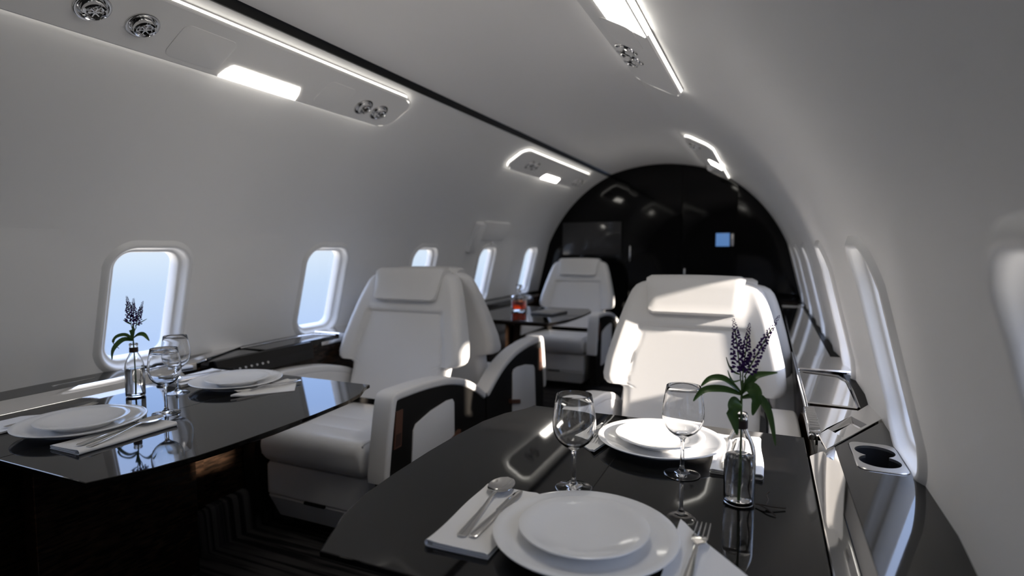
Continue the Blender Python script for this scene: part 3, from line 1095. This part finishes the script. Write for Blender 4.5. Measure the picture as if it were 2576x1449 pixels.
def make_table(side, ybase, label):
    t = thing('dining_table', label, 'table', (side * 0.62, ybase + 0.45, 0))
    ox, oy = side * 0.62, 0.45

    def poly(ins):
        cx, cy = 0.66, 0.4475
        out = []
        n = len(TOP_OUT)
        for i, (x, y) in enumerate(TOP_OUT):
            dx = 1 if x < 0.5 else -1
            dy = 1 if y < 0.25 else (-1 if y > 0.66 else 0)
            out.append((side * (x + dx * ins) - ox, y + dy * ins - oy))
        return out
    lo = []
    for z, ins in ((0.648, 0.045), (0.650, 0.040), (0.668, 0.004), (0.6705, 0.0008)):
        lo.append([(x, y, z) for x, y in poly(ins)])
    MB().loft(lo, True, False).build('table_edge', WOOD, t, angle=20)
    lo = []
    for z, ins in ((0.6700, 0.0), (0.6788, 0.0), (0.680, 0.0015)):
        lo.append([(x, y, z) for x, y in poly(ins)])
    MB().loft(lo).build('tabletop', TABLE, t, angle=20)
    xs_ = side * 0.61 - ox
    MB().box(xs_ - 0.0011, xs_ + 0.0011, 0.012 - oy, 0.883 - oy, 0.6775, 0.6802, 0.0).build('fold_seam', BLACKTRIM, t, smooth=False)
    pedx = side * 0.92 - ox
    MB().box(pedx - 0.03, pedx + 0.03, -0.24, 0.24, 0.0, 0.650, 0.004).build('pedestal', SIDEBLACK, t)
    MB().box(min(side * 0.50, side * 0.95) - ox, max(side * 0.50, side * 0.95) - ox, -0.05, 0.05, 0.605, 0.650, 0.004).build('support_arm', SIDEBLACK, t)
    return t


make_table(1, 0.640, 'right dark dining table in the foreground with two place settings')
make_table(-1, 0.652, 'left dark dining table reflecting blue window light with two place settings')
make_table(-1, 3.245, 'far dark table with the decanter of amber spirit')

# ------------------------------------------------------------------ place settings
def lathe_thing(name, prof_, m, loc, label, cat, group, n=96):
    o = MB().lathe(prof_, n).build(name, m, None, angle=50, loc=loc)
    return tag(o, label, cat, group)


CHARGER = [(0.0, 0.003), (0.080, 0.003), (0.083, 0.0), (0.088, 0.0), (0.090, 0.004), (0.110, 0.009), (0.128, 0.0155), (0.1405, 0.0205), (0.1415, 0.0215), (0.1415, 0.0228), (0.1400, 0.0236), (0.126, 0.0195), (0.108, 0.013), (0.096, 0.0095), (0.088, 0.0075), (0.0, 0.0070)]
PLATE = [(0.0, 0.003), (0.056, 0.003), (0.058, 0.0), (0.062, 0.0), (0.064, 0.004), (0.085, 0.0125), (0.0995, 0.0185), (0.1005, 0.0195), (0.1005, 0.0208), (0.0990, 0.0214), (0.084, 0.0172), (0.068, 0.0120), (0.050, 0.0092), (0.0, 0.0075)]


def napkin_stack(name, label, loc, rotz, w, l, slope=0.0, group='white folded linen napkins'):
    """cloth folded in three: a section across x, swept along y; fold bulges at -x"""
    def sec(k, wob):
        r = 0.0045
        hw_ = w / 2
        top, pts = [], []
        out = []
        # outer outline: bottom layer, fold, top layer (closed thin loop)
        th = 0.0016
        layers = []
        path = [(hw_, 0.0009), (0.0, 0.0009 + 0.0003 * wob), (-hw_ + r, 0.0009)]
        for q in range(1, 8):
            a = PI * q / 8
            path.append((-hw_ + r - r * math.sin(a) * 1.0, 0.0009 + r * (1 - math.cos(a)) * 0.86))
        path += [(-hw_ + r, 0.0087), (-hw_ * 0.5, 0.0078 + 0.0006 * wob), (0.0, 0.0070), (hw_ * 0.6, 0.0066 - 0.0004 * wob), (hw_ - 0.006, 0.0072), (hw_ - 0.001, 0.0062), (hw_ - 0.0015, 0.0046), (hw_ - 0.012, 0.0044), (0.0, 0.0044), (-hw_ + 0.014, 0.0046)]
        # thicken
        P = [Vector((a, b)) for a, b in path]
        L, Rr = [], []
        for i, p in enumerate(P):
            t_ = (P[min(i + 1, len(P) - 1)] - P[max(i - 1, 0)]).normalized()
            n_ = Vector((-t_.y, t_.x)) * th / 2
            L.append(p + n_); Rr.append(p - n_)
        return L + Rr[::-1]
    lo = []
    NN = 16
    for i in range(NN + 1):
        k = i / NN
        wob = math.sin(k * 5.2 + loc[0] * 9)
        row = []
        for p in sec(k, wob):
            yy = (k - 0.5) * l + slope * (p.x / w + 0.5) * 1.0
            edge = 0.0016 * math.exp(-((k - (1 if k > 0.5 else 0)) / 0.06) ** 2) * max(0, p.y - 0.004) / 0.005
            row.append((p.x + 0.0015 * math.sin(k * 7), yy, max(0.0002, p.y + edge)))
        lo.append(row)
    o = MB().loft(lo).build(name, CLOTH, None, angle=50, loc=loc)
    o.rotation_euler = (0, 0, rotz)
    return tag(o, label, 'napkin', group)


def napkin_pointed(label, loc, poly, group='pointed linen napkins', curl=0.012):
    """double cloth with one rolled edge: poly = tip, outer far corner, outer near, inner near (world offsets)"""
    tip, b, c, d = [Vector((p[0], p[1], 0)) for p in poly]
    NU, NV = 22, 18
    top, bot = [], []
    for i in range(NU + 1):
        u = i / NU
        for j in range(NV + 1):
            v = j / NV
            p = (tip * (1 - u) + d * u) * (1 - v) + (b * (1 - u) + c * u) * v
            # rolled along the inner edge (v = 0) and slightly lifted at the tip
            z = 0.0028 + curl * 0.55 * math.exp(-(v / 0.16) ** 2) * (0.65 + 0.35 * math.cos(u * 3)) + 0.0025 * math.sin(v * 5 + u * 3) * v * 0.5
            top.append((p.x, p.y, max(0.0022, z)))
            zb = 0.0004 + max(0.0, z - 0.0040) * 0.75
            bot.append((p.x, p.y, zb))
    n = len(top)
    w = NV + 1
    fs = []
    for i in range(NU):
        for j in range(NV):
            a = i * w + j
            fs.append((a, a + 1, a + w + 1, a + w))
            fs.append((n + a, n + a + w, n + a + w + 1, n + a + 1))
    for i in range(NU):
        for j in (0, NV):
            a = i * w + j
            fs.append((a, a + w, n + a + w, n + a))
    for j in range(NV):
        for i in (0, NU):
            a = i * w + j
            fs.append((a, a + 1, n + a + 1, n + a))
    o = make('napkin', top + bot, fs, CLOTH, None, True, 60, loc)
    return tag(o, label, 'napkin', group)


def strip_solid(stations, n=10):
    """stations: (y, halfwidth, z, thickness, cup) -> closed lens-like solid along y; cup bends the section up at the edges"""
    lo = []
    for y, w, z, th, cup in stations:
        row = []
        for i in range(n + 1):
            u = -1 + 2 * i / n
            row.append((u * w, y, z + cup * u * u + th / 2 * (1 - 0.6 * u * u)))
        for i in range(n, -1, -1):
            u = -1 + 2 * i / n
            row.append((u * w, y, z + cup * u * u - th / 2 * (1 - 0.6 * u * u)))
        lo.append(row)
    return lo


def spoon(label, loc, rotz, tilt=0.0):
    t = thing('spoon', label, 'spoon', loc, rotz, 'steel spoons')
    h = [(-0.105, 0.0062, 0.0022, 0.0022, 0), (-0.100, 0.0078, 0.0022, 0.0026, 0), (-0.07, 0.0070, 0.0026, 0.0026, 0), (-0.03, 0.0050, 0.0040, 0.0026, 0), (0.005, 0.0034, 0.0068, 0.003, 0), (0.030, 0.0030, 0.0095, 0.0034, 0), (0.046, 0.0034, 0.0100, 0.003, 0.0), (0.050, 0.005, 0.0094, 0.002, 0.0)]
    MB().loft(strip_solid(h)).build('handle', STEEL, t, angle=50)
    b = []
    for q in range(17):
        a = q / 16
        y = 0.046 + 0.070 * a
        w = 0.0225 * math.sqrt(max(0.0, 1 - (2 * a - 1) ** 2)) * (1 - 0.12 * (a - 0.5)) + 0.0014
        depth = 0.0075 * math.sin(PI * min(1, a * 1.02 + 0.0)) ** 0.8 if 0 < a < 1 else 0
        b.append((y, w, 0.0098 - depth, 0.0016, depth * 0.98))
    MB().loft(strip_solid(b, 14)).build('bowl', STEEL, t, angle=50)
    return t


def knife(label, loc, rotz):
    t = thing('knife', label, 'knife', loc, rotz, 'steel table knives')
    h = [(-0.105, 0.0058, 0.0036, 0.003, 0), (-0.100, 0.0080, 0.0036, 0.0045, 0), (-0.06, 0.0074, 0.0038, 0.005, 0), (-0.02, 0.0058, 0.0040, 0.005, 0), (0.0, 0.0050, 0.0040, 0.0045, 0)]
    MB().loft(strip_solid(h)).build('handle', STEEL, t, angle=50)
    b = [(-0.001, 0.0050, 0.0036, 0.0026, 0), (0.010, 0.0085, 0.0034, 0.0018, 0), (0.06, 0.0095, 0.0032, 0.0015, 0), (0.095, 0.0080, 0.003, 0.0012, 0), (0.108, 0.0045, 0.003, 0.001, 0), (0.112, 0.001, 0.003, 0.0006, 0)]
    MB().loft(strip_solid(b)).build('blade', STEEL, t, angle=50)
    return t


def fork(label, loc, rotz):
    t = thing('fork', label, 'fork', loc, rotz, 'steel forks')
    h = [(-0.120, 0.0060, 0.0022, 0.0022, 0), (-0.114, 0.0080, 0.0022, 0.0026, 0), (-0.08, 0.0070, 0.0030, 0.0026, 0), (-0.04, 0.0050, 0.0052, 0.0026, 0), (-0.01, 0.0034, 0.0082, 0.003, 0), (0.015, 0.0032, 0.0098, 0.0032, 0), (0.028, 0.0050, 0.0088, 0.0024, 0), (0.036, 0.0105, 0.0072, 0.0018, 0.0008), (0.050, 0.0120, 0.0055, 0.0016, 0.0012), (0.056, 0.0120, 0.0052, 0.0016, 0.0012)]
    MB().loft(strip_solid(h)).build('handle', STEEL, t, angle=50)
    for q in range(4):
        x = -0.0103 + 0.00687 * q
        pts = [(x, 0.055, 0.0060), (x, 0.070, 0.0058), (x * 0.98, 0.085, 0.0068), (x * 0.96, 0.100, 0.0088)]
        MB().tube(catmull(pts, 4), [0.0014] * 9 + [0.0012, 0.0010, 0.0009, 0.0007], 6).build('tine', STEEL, t)
    return t


GLASS_OUT = [(0.0, 0.0), (0.030, 0.0002), (0.0345, 0.0006), (0.0352, 0.0014), (0.034, 0.0020), (0.020, 0.0042), (0.010, 0.0072), (0.0058, 0.0115), (0.0042, 0.020), (0.0037, 0.045), (0.0038, 0.066), (0.0050, 0.0735), (0.0110, 0.0790), (0.0200, 0.0835), (0.0290, 0.0910), (0.0360, 0.1010), (0.0400, 0.1130), (0.0412, 0.1240), (0.0406, 0.1360), (0.0388, 0.1500), (0.0362, 0.1650), (0.0335, 0.1795), (0.0333, 0.1808), (0.0327, 0.1812), (0.0322, 0.1806)]
GLASS_IN = [(0.0350, 0.1650), (0.0377, 0.1500), (0.0395, 0.1360), (0.0401, 0.1240), (0.0389, 0.1135), (0.0348, 0.1020), (0.0278, 0.0925), (0.0190, 0.0860), (0.0100, 0.0832), (0.0, 0.0826)]


def wine_glass(label, loc):
    o = MB().lathe(GLASS_OUT + GLASS_IN, 64).build('wine_glass', GLASS, None, angle=60, loc=loc)
    return tag(o, label, 'wine glass', 'empty wine glasses')


def vase(label, loc):
    t = thing('bottle_vase', label, 'vase', loc, 0, 'bottle vases of lavender coloured flowers')
    prof_ = [(0.0, 0.0), (0.022, 0.0), (0.0255, 0.0020), (0.0265, 0.006), (0.0265, 0.085), (0.0262, 0.092), (0.0245, 0.103), (0.0205, 0.115), (0.0155, 0.126), (0.0118, 0.134), (0.0108, 0.141), (0.0106, 0.1535), (0.0122, 0.1565), (0.0122, 0.161), (0.0108, 0.1635), (0.0092, 0.162), (0.0088, 0.1535), (0.0088, 0.141), (0.0100, 0.1335), (0.0138, 0.1253), (0.0188, 0.1143), (0.0228, 0.1025), (0.0244, 0.0918), (0.0247, 0.085), (0.0247, 0.010), (0.0230, 0.0065), (0.0180, 0.0052), (0.0, 0.0060)]
    MB().lathe(prof_, 56).build('bottle_glass', GLASS, t, angle=60)
    MB().lathe([(0.0, 0.0064), (0.0180, 0.0056), (0.0226, 0.0068), (0.02445, 0.0103), (0.02445, 0.0862), (0.0238, 0.0868), (0.0, 0.0866)], 56).build('water', WATER, t, angle=60)
    MB().lathe([(0.0112, 0.1365), (0.0120, 0.1370), (0.0118, 0.1510), (0.0109, 0.1515)], 40).build('neck_collar', CORK, t)
    return t


def leaf_mesh(path, w, droop=0.35, tilt=1.0):
    """path: list of points; leaf blade folded slightly along the midrib"""
    pts = catmull(path, 5)
    n = len(pts)
    lo_t, lo_b = [], []
    side_ref = None
    for i, p in enumerate(pts):
        t_ = (pts[min(i + 1, n - 1)] - pts[max(i - 1, 0)]).normalized()
        up = Vector((0, 0, 1))
        s_ = t_.cross(up)
        if s_.length < 0.15:
            s_ = side_ref or Vector((1, 0, 0))
        s_.normalize()
        if side_ref is not None and s_.dot(side_ref) < 0:
            s_ = -s_
        side_ref = s_
        nn = s_.cross(t_).normalized()
        k = i / (n - 1)
        wi = w * (math.sin(PI * min(1.0, k * 0.93 + 0.05)) ** 0.85) * (1 - 0.25 * k) + 0.0003
        tw_ = 0.75 if (nn * math.cos(0.75) + s_ * math.sin(0.75)).y < (nn * math.cos(0.75) - s_ * math.sin(0.75)).y else -0.75
        tw_ *= tilt
        s2 = s_ * math.cos(tw_) - nn * math.sin(tw_)
        nn = nn * math.cos(tw_) + s_ * math.sin(tw_)
        row = []
        for u in (-1, -0.5, 0, 0.5, 1):
            row.append(p + s2 * u * wi + nn * (abs(u) * wi * droop))
        lo_t.append(row)
        lo_b.append([q - nn * 0.0006 for q in row][::-1])
    loops = [a + b for a, b in zip(lo_t, lo_b)]
    return MB().loft(loops)


def flower_spike(base, tip, rad, seed, dens=1.0):
    rg = random.Random(seed)
    mb_ = MB()
    base = Vector(base); tip = Vector(tip)
    ax = (tip - base)
    L = ax.length
    ax.normalize()
    u = ax.orthogonal().normalized()
    v = ax.cross(u)
    n = int(86 * dens)
    for i in range(n):
        k = (i + 0.5) / n
        r = rad * (1 - 0.84 * k ** 0.9) * (0.75 + 0.5 * rg.random())
        a = i * 2.399 + rg.random() * 0.7
        d = (u * math.cos(a) + v * math.sin(a))
        p0 = base + ax * L * k
        d2 = (d + ax * (0.25 + 0.4 * k)).normalized()
        p1 = p0 + d2 * r * 0.55
        p2 = p0 + d2 * r
        s_ = (0.0029 if k < 0.55 else 0.0029 - 0.0018 * (k - 0.55) / 0.45) * (0.85 + 0.4 * rg.random())
        # little trumpet: thin tube opening to a four-lobed face
        e1 = d2.orthogonal().normalized(); e2 = d2.cross(e1)
        l0 = [p1 + (e1 * math.cos(2 * PI * q / 8) + e2 * math.sin(2 * PI * q / 8)) * s_ * 0.28 for q in range(8)]
        l1 = [p2 + (e1 * math.cos(2 * PI * q / 8) + e2 * math.sin(2 * PI * q / 8)) * s_ * (1.0 if q % 2 == 0 else 0.6) for q in range(8)]
        l2 = [p2 + d2 * s_ * 0.25 + (e1 * math.cos(2 * PI * q / 8) + e2 * math.sin(2 * PI * q / 8)) * s_ * 0.35 for q in range(8)]
        mb_.loft([l0, l1, l2], True, True)
    return mb_


def sprig(label, loc, rotz=0.0, variant=0):
    """three flower spikes on one stem; frame: origin at the bottle's base centre"""
    t = thing('flower_sprig', label, 'flower', loc, rotz, 'violet flower sprigs')
    MB().tube(catmull([(0.000, 0.000, 0.007), (0.001, 0.001, 0.06), (0.001, 0.0, 0.13), (0.000, 0.000, 0.185), (0.001, 0.0, 0.222)], 4), 0.0019, 8).build('stem', STEM, t)
    if variant == 0:
        sp = [((-0.003, 0, 0.234), (-0.0165, 0.0, 0.330), 0.0165, 1.0), ((0.001, 0.004, 0.232), (0.0095, 0.008, 0.322), 0.0125, 0.9), ((0.006, -0.002, 0.234), (0.056, 0.004, 0.338), 0.0150, 1.15)]
        lv = [([(0, 0, 0.198), (-0.028, -0.004, 0.222), (-0.052, -0.008, 0.222), (-0.068, -0.012, 0.208)], 0.0075),
              ([(0, 0, 0.196), (-0.030, -0.010, 0.205), (-0.062, -0.018, 0.202), (-0.080, -0.022, 0.182)], 0.0085),
              ([(0, 0, 0.205), (0.012, 0.006, 0.218), (0.022, 0.012, 0.228), (0.036, 0.016, 0.232), (0.058, 0.020, 0.236)], 0.0085),
              ([(0, 0, 0.180), (-0.010, -0.016, 0.184), (-0.014, -0.026, 0.168), (-0.006, -0.030, 0.132)], 0.0140),
              ([(0, 0, 0.196), (0.014, -0.012, 0.212), (0.024, -0.022, 0.198), (0.018, -0.026, 0.168)], 0.0130),
              ([(0, 0, 0.190), (0.026, -0.006, 0.196), (0.044, -0.012, 0.170), (0.056, -0.016, 0.116)], 0.0085),
              ([(-0.004, 0, 0.232), (-0.014, -0.002, 0.236), (-0.022, -0.003, 0.246), (-0.027, -0.004, 0.262)], 0.0022),
              ([(-0.003, 0, 0.222), (-0.014, 0.0, 0.218), (-0.020, 0.0, 0.226), (-0.024, 0.0, 0.238)], 0.0020)]
    else:
        sp = [((-0.004, 0, 0.228), (-0.0125, 0.0, 0.308), 0.0150, 1.0), ((0.002, 0.003, 0.228), (0.004, 0.005, 0.300), 0.0130, 0.9), ((0.012, -0.004, 0.218), (0.034, -0.002, 0.292), 0.0125, 0.9)]
        lv = [([(0, 0, 0.176), (-0.020, -0.004, 0.190), (-0.044, -0.006, 0.184), (-0.052, -0.008, 0.166), (-0.036, -0.010, 0.150)], 0.0080),
              ([(0, 0, 0.172), (-0.022, -0.012, 0.176), (-0.044, -0.022, 0.150), (-0.050, -0.024, 0.118)], 0.0105),
              ([(0, 0, 0.178), (0.018, -0.004, 0.190), (0.036, -0.008, 0.190), (0.052, -0.012, 0.172)], 0.0085),
              ([(0, 0, 0.196), (0.003, -0.008, 0.208), (0.006, -0.012, 0.198), (0.004, -0.012, 0.176)], 0.0100),
              ([(-0.004, 0, 0.222), (-0.014, 0.0, 0.228), (-0.026, 0.0, 0.236)], 0.0030),
              ([(0.006, 0, 0.216), (0.022, 0.0, 0.226), (0.042, 0.0, 0.238)], 0.0025)]
    top = Vector((0.001, 0, 0.215))
    for i, (b, tp, rd, dn) in enumerate(sp):
        fs_ = flower_spike(b, tp, rd, 11 + i + 5 * variant, dn).build('flower_spike', PETAL, t)
        MB().tube(catmull([top + Vector((0, 0, -0.02)), Vector(b) - Vector((0, 0, 0.006)), Vector(b), Vector(b) * 0.2 + Vector(tp) * 0.8], 4), 0.0011, 6).build('stalk', STEM, fs_)
    for pth, w in lv:
        leaf_mesh(pth, w * 0.95).build('leaf', LEAF, t, angle=80)
    MB().tube(catmull([(0.009, 0.004, 0.086), (0.012, 0.004, 0.070), (0.014, -0.002, 0.050), (0.011, 0.003, 0.030), (0.014, 0.004, 0.010)], 5), 0.0009, 5).build('root', ROOT, t)
    MB().tube(catmull([(0.013, 0.004, 0.066), (0.018, 0.0, 0.054), (0.017, -0.006, 0.046), (0.013, -0.006, 0.052)], 5), 0.0007, 5).build('root', ROOT, t)
    return t


ZT = TZ
# right table
lathe_thing('charger_plate', CHARGER, CERAMIC, (0.655, 0.832, ZT), 'wide white rimmed plate at the near end of the right table', 'plate', 'wide white plates')
lathe_thing('dinner_plate', PLATE, CERAMIC, (0.652, 0.836, ZT + 0.0078), 'small white plate on the nearest wide plate of the right table', 'plate', 'small white plates')
lathe_thing('charger_plate', CHARGER, CERAMIC, (0.688, 1.322, ZT), 'sunlit wide white plate at the far end of the right table', 'plate', 'wide white plates')
lathe_thing('dinner_plate', PLATE, CERAMIC, (0.686, 1.326, ZT + 0.0078), 'small sunlit white plate on the wide plate behind the wine glasses', 'plate', 'small white plates')
napkin_stack('napkin', 'folded white napkin under the spoon at the near left of the right table', (0.483, 0.840, ZT), 0.03, 0.106, 0.225)
spoon('steel spoon on the napkin beside the nearest plate of the right table', (0.470, 0.862, ZT + 0.0085), R(5))
knife('steel knife half under the nearest plate of the right table', (0.498, 0.853, ZT + 0.0075), R(-1)).scale = (0.9, 0.86, 1)
napkin_pointed('pointed white napkin under the fork right of the nearest plate', (0.0, 0.0, ZT), [(0.782, 0.955), (0.935, 0.780), (0.935, 0.620), (0.778, 0.640)])
fork('steel fork on the pointed napkin near the right bottle vase', (0.8165, 0.846, ZT + 0.0060), R(-2))
napkin_stack('napkin', 'folded sunlit white napkin behind the right bottle vase', (0.853, 1.325, ZT), PI + 0.03, 0.100, 0.240)
spoon('steel spoon on the sunlit napkin behind the right bottle vase', (0.868, 1.318, ZT + 0.0085), PI)
knife('steel knife on the sunlit napkin behind the right bottle vase', (0.835, 1.318, ZT + 0.0075), PI)
napkin_pointed('pointed white napkin left of the sunlit plate behind the left wine glass', (0.0, 0.0, ZT), [(0.563, 1.212), (0.498, 1.278), (0.522, 1.430), (0.600, 1.430)])
fork('steel fork with tines over the napkin tip left of the sunlit plate', (0.540, 1.372, ZT + 0.0068), PI + 0.06)
wine_glass('empty wine glass nearest the left edge of the right table', (0.577, 1.021, ZT))
wine_glass('empty wine glass in front of the sunlit plate', (0.756, 1.172, ZT))
vase('clear bottle vase on the right table standing in sunlight', (0.866, 1.082, ZT))
sprig('violet flower sprig in the bottle on the right table', (0.866, 1.082, ZT), 0.05, 0)
tw = MB().tube(catmull([(0.894, 1.078, ZT + 0.004), (0.906, 1.074, ZT + 0.006), (0.922, 1.075, ZT + 0.005), (0.942, 1.083, ZT + 0.003)], 4), 0.0013, 6)
tw.tube(catmull([(0.900, 1.075, ZT + 0.005), (0.914, 1.060, ZT + 0.005), (0.926, 1.048, ZT + 0.002)], 4), 0.0012, 6)
tw.tube(catmull([(0.910, 1.074, ZT + 0.006), (0.914, 1.090, ZT + 0.010), (0.911, 1.100, ZT + 0.014), (0.916, 1.108, ZT + 0.018)], 4), 0.0011, 6)
tag(tw.build('root_twig', ROOT), 'thin dark root twig beside the base of the right bottle vase', 'twig')

# left table
lathe_thing('charger_plate', CHARGER, CERAMIC, (-0.672, 0.868, ZT), 'wide white rimmed plate at the near end of the left table', 'plate', 'wide white plates')
lathe_thing('dinner_plate', PLATE, CERAMIC, (-0.670, 0.870, ZT + 0.0078), 'small white plate on the nearest wide plate of the left table', 'plate', 'small white plates')
lathe_thing('charger_plate', CHARGER, CERAMIC, (-0.697, 1.356, ZT), 'wide white rimmed plate at the far end of the left table', 'plate', 'wide white plates')
lathe_thing('dinner_plate', PLATE, CERAMIC, (-0.695, 1.358, ZT + 0.0078), 'small white plate on the far wide plate of the left table', 'plate', 'small white plates')
napkin_stack('napkin', 'folded white napkin with spoon at the near edge of the left table', (-0.522, 0.862, ZT), PI, 0.108, 0.230)
spoon('steel spoon on the napkin at the near edge of the left table', (-0.503, 0.872, ZT + 0.0090), R(15))
knife('steel knife on the napkin at the near edge of the left table', (-0.530, 0.868, ZT + 0.0085), R(14))
napkin_pointed('pointed white napkin left of the nearest plate of the left table', (0.0, 0.0, ZT), [(-0.800, 0.985), (-0.925, 0.860), (-0.925, 0.680), (-0.800, 0.690)])
fork('steel fork behind the nearest plate of the left table', (-0.835, 0.900, ZT + 0.0060), R(2))
napkin_pointed('pointed white napkin with fork at the far inner edge of the left table', (0.0, 0.0, ZT), [(-0.575, 1.228), (-0.462, 1.372), (-0.565, 1.490), (-0.600, 1.480)])
fork('steel fork on the napkin right of the far plate of the left table', (-0.560, 1.352, ZT + 0.0060), PI - 0.25)
napkin_stack('napkin', 'folded white napkin left of the far plate of the left table', (-0.900, 1.365, ZT), 0.10, 0.105, 0.225)
spoon('steel spoon on the napkin left of the far plate of the left table', (-0.905, 1.360, ZT + 0.0085), PI)
knife('steel knife on the napkin left of the far plate of the left table', (-0.872, 1.360, ZT + 0.0075), PI)
wine_glass('front empty wine glass on the left table nearest the aisle', (-0.601, 1.042, ZT))
wine_glass('rear empty wine glass on the left table nearest the window', (-0.780, 1.205, ZT))
vase('clear bottle vase on the left table in front of the window', (-0.862, 1.128, ZT))
sprig('dark violet flower sprig in the bottle on the left table', (-0.862, 1.128, ZT), R(30), 1)

# far table
dec = thing('decanter', 'square glass decanter of amber spirit on the far table', 'decanter', (-0.723, 3.80, ZT), R(10))
def sq(w, z, r=0.008):
    return [(x, y, z) for x, y in rrect(w, w, r, 4)]
MB().loft([sq(0.094, 0.0), sq(0.098, 0.004), sq(0.098, 0.100), sq(0.088, 0.110, 0.02), sq(0.046, 0.116, 0.02), sq(0.036, 0.122, 0.016), sq(0.036, 0.140, 0.016), sq(0.044, 0.143, 0.02), sq(0.044, 0.147, 0.02), sq(0.030, 0.147, 0.014), sq(0.028, 0.122, 0.013), sq(0.084, 0.104, 0.02), sq(0.088, 0.096), sq(0.088, 0.016), sq(0.080, 0.013)]).build('bottle_glass', GLASS, dec, angle=40)
MB().loft([sq(0.079, 0.0165), sq(0.0875, 0.0165), sq(0.0875, 0.070)]).build('amber_spirit', WHISKY, dec, angle=40)
MB().loft([sq(0.026, 0.130, 0.012), sq(0.027, 0.148, 0.012), sq(0.040, 0.154), sq(0.046, 0.166), sq(0.044, 0.182), sq(0.030, 0.188)]).build('stopper', GLASS, dec, angle=40)
bk = thing('book', 'thin grey book lying on the far table', 'book', (-0.47, 3.74, ZT), R(-8))
MB().box(-0.085, 0.085, -0.115, 0.115, 0.0, 0.004, 0.001).build('cover', SCREEN, bk)
MB().box(-0.082, 0.083, -0.112, 0.112, 0.004, 0.012, 0.001).build('pages', PAPER, bk)
MB().box(-0.085, 0.085, -0.115, 0.115, 0.012, 0.015, 0.001).build('cover', PAPER, bk)
ph = thing('phone', 'small dark phone lying behind the book on the far table', 'phone', (-0.60, 3.98, ZT), R(20))
MB().box(-0.036, 0.036, -0.074, 0.074, 0.0, 0.008, 0.003).build('case', GLOSSBLACK, ph)
MB().box(-0.033, 0.033, -0.070, 0.070, 0.0078, 0.0084, 0.0).build('screen', SCREEN, ph)
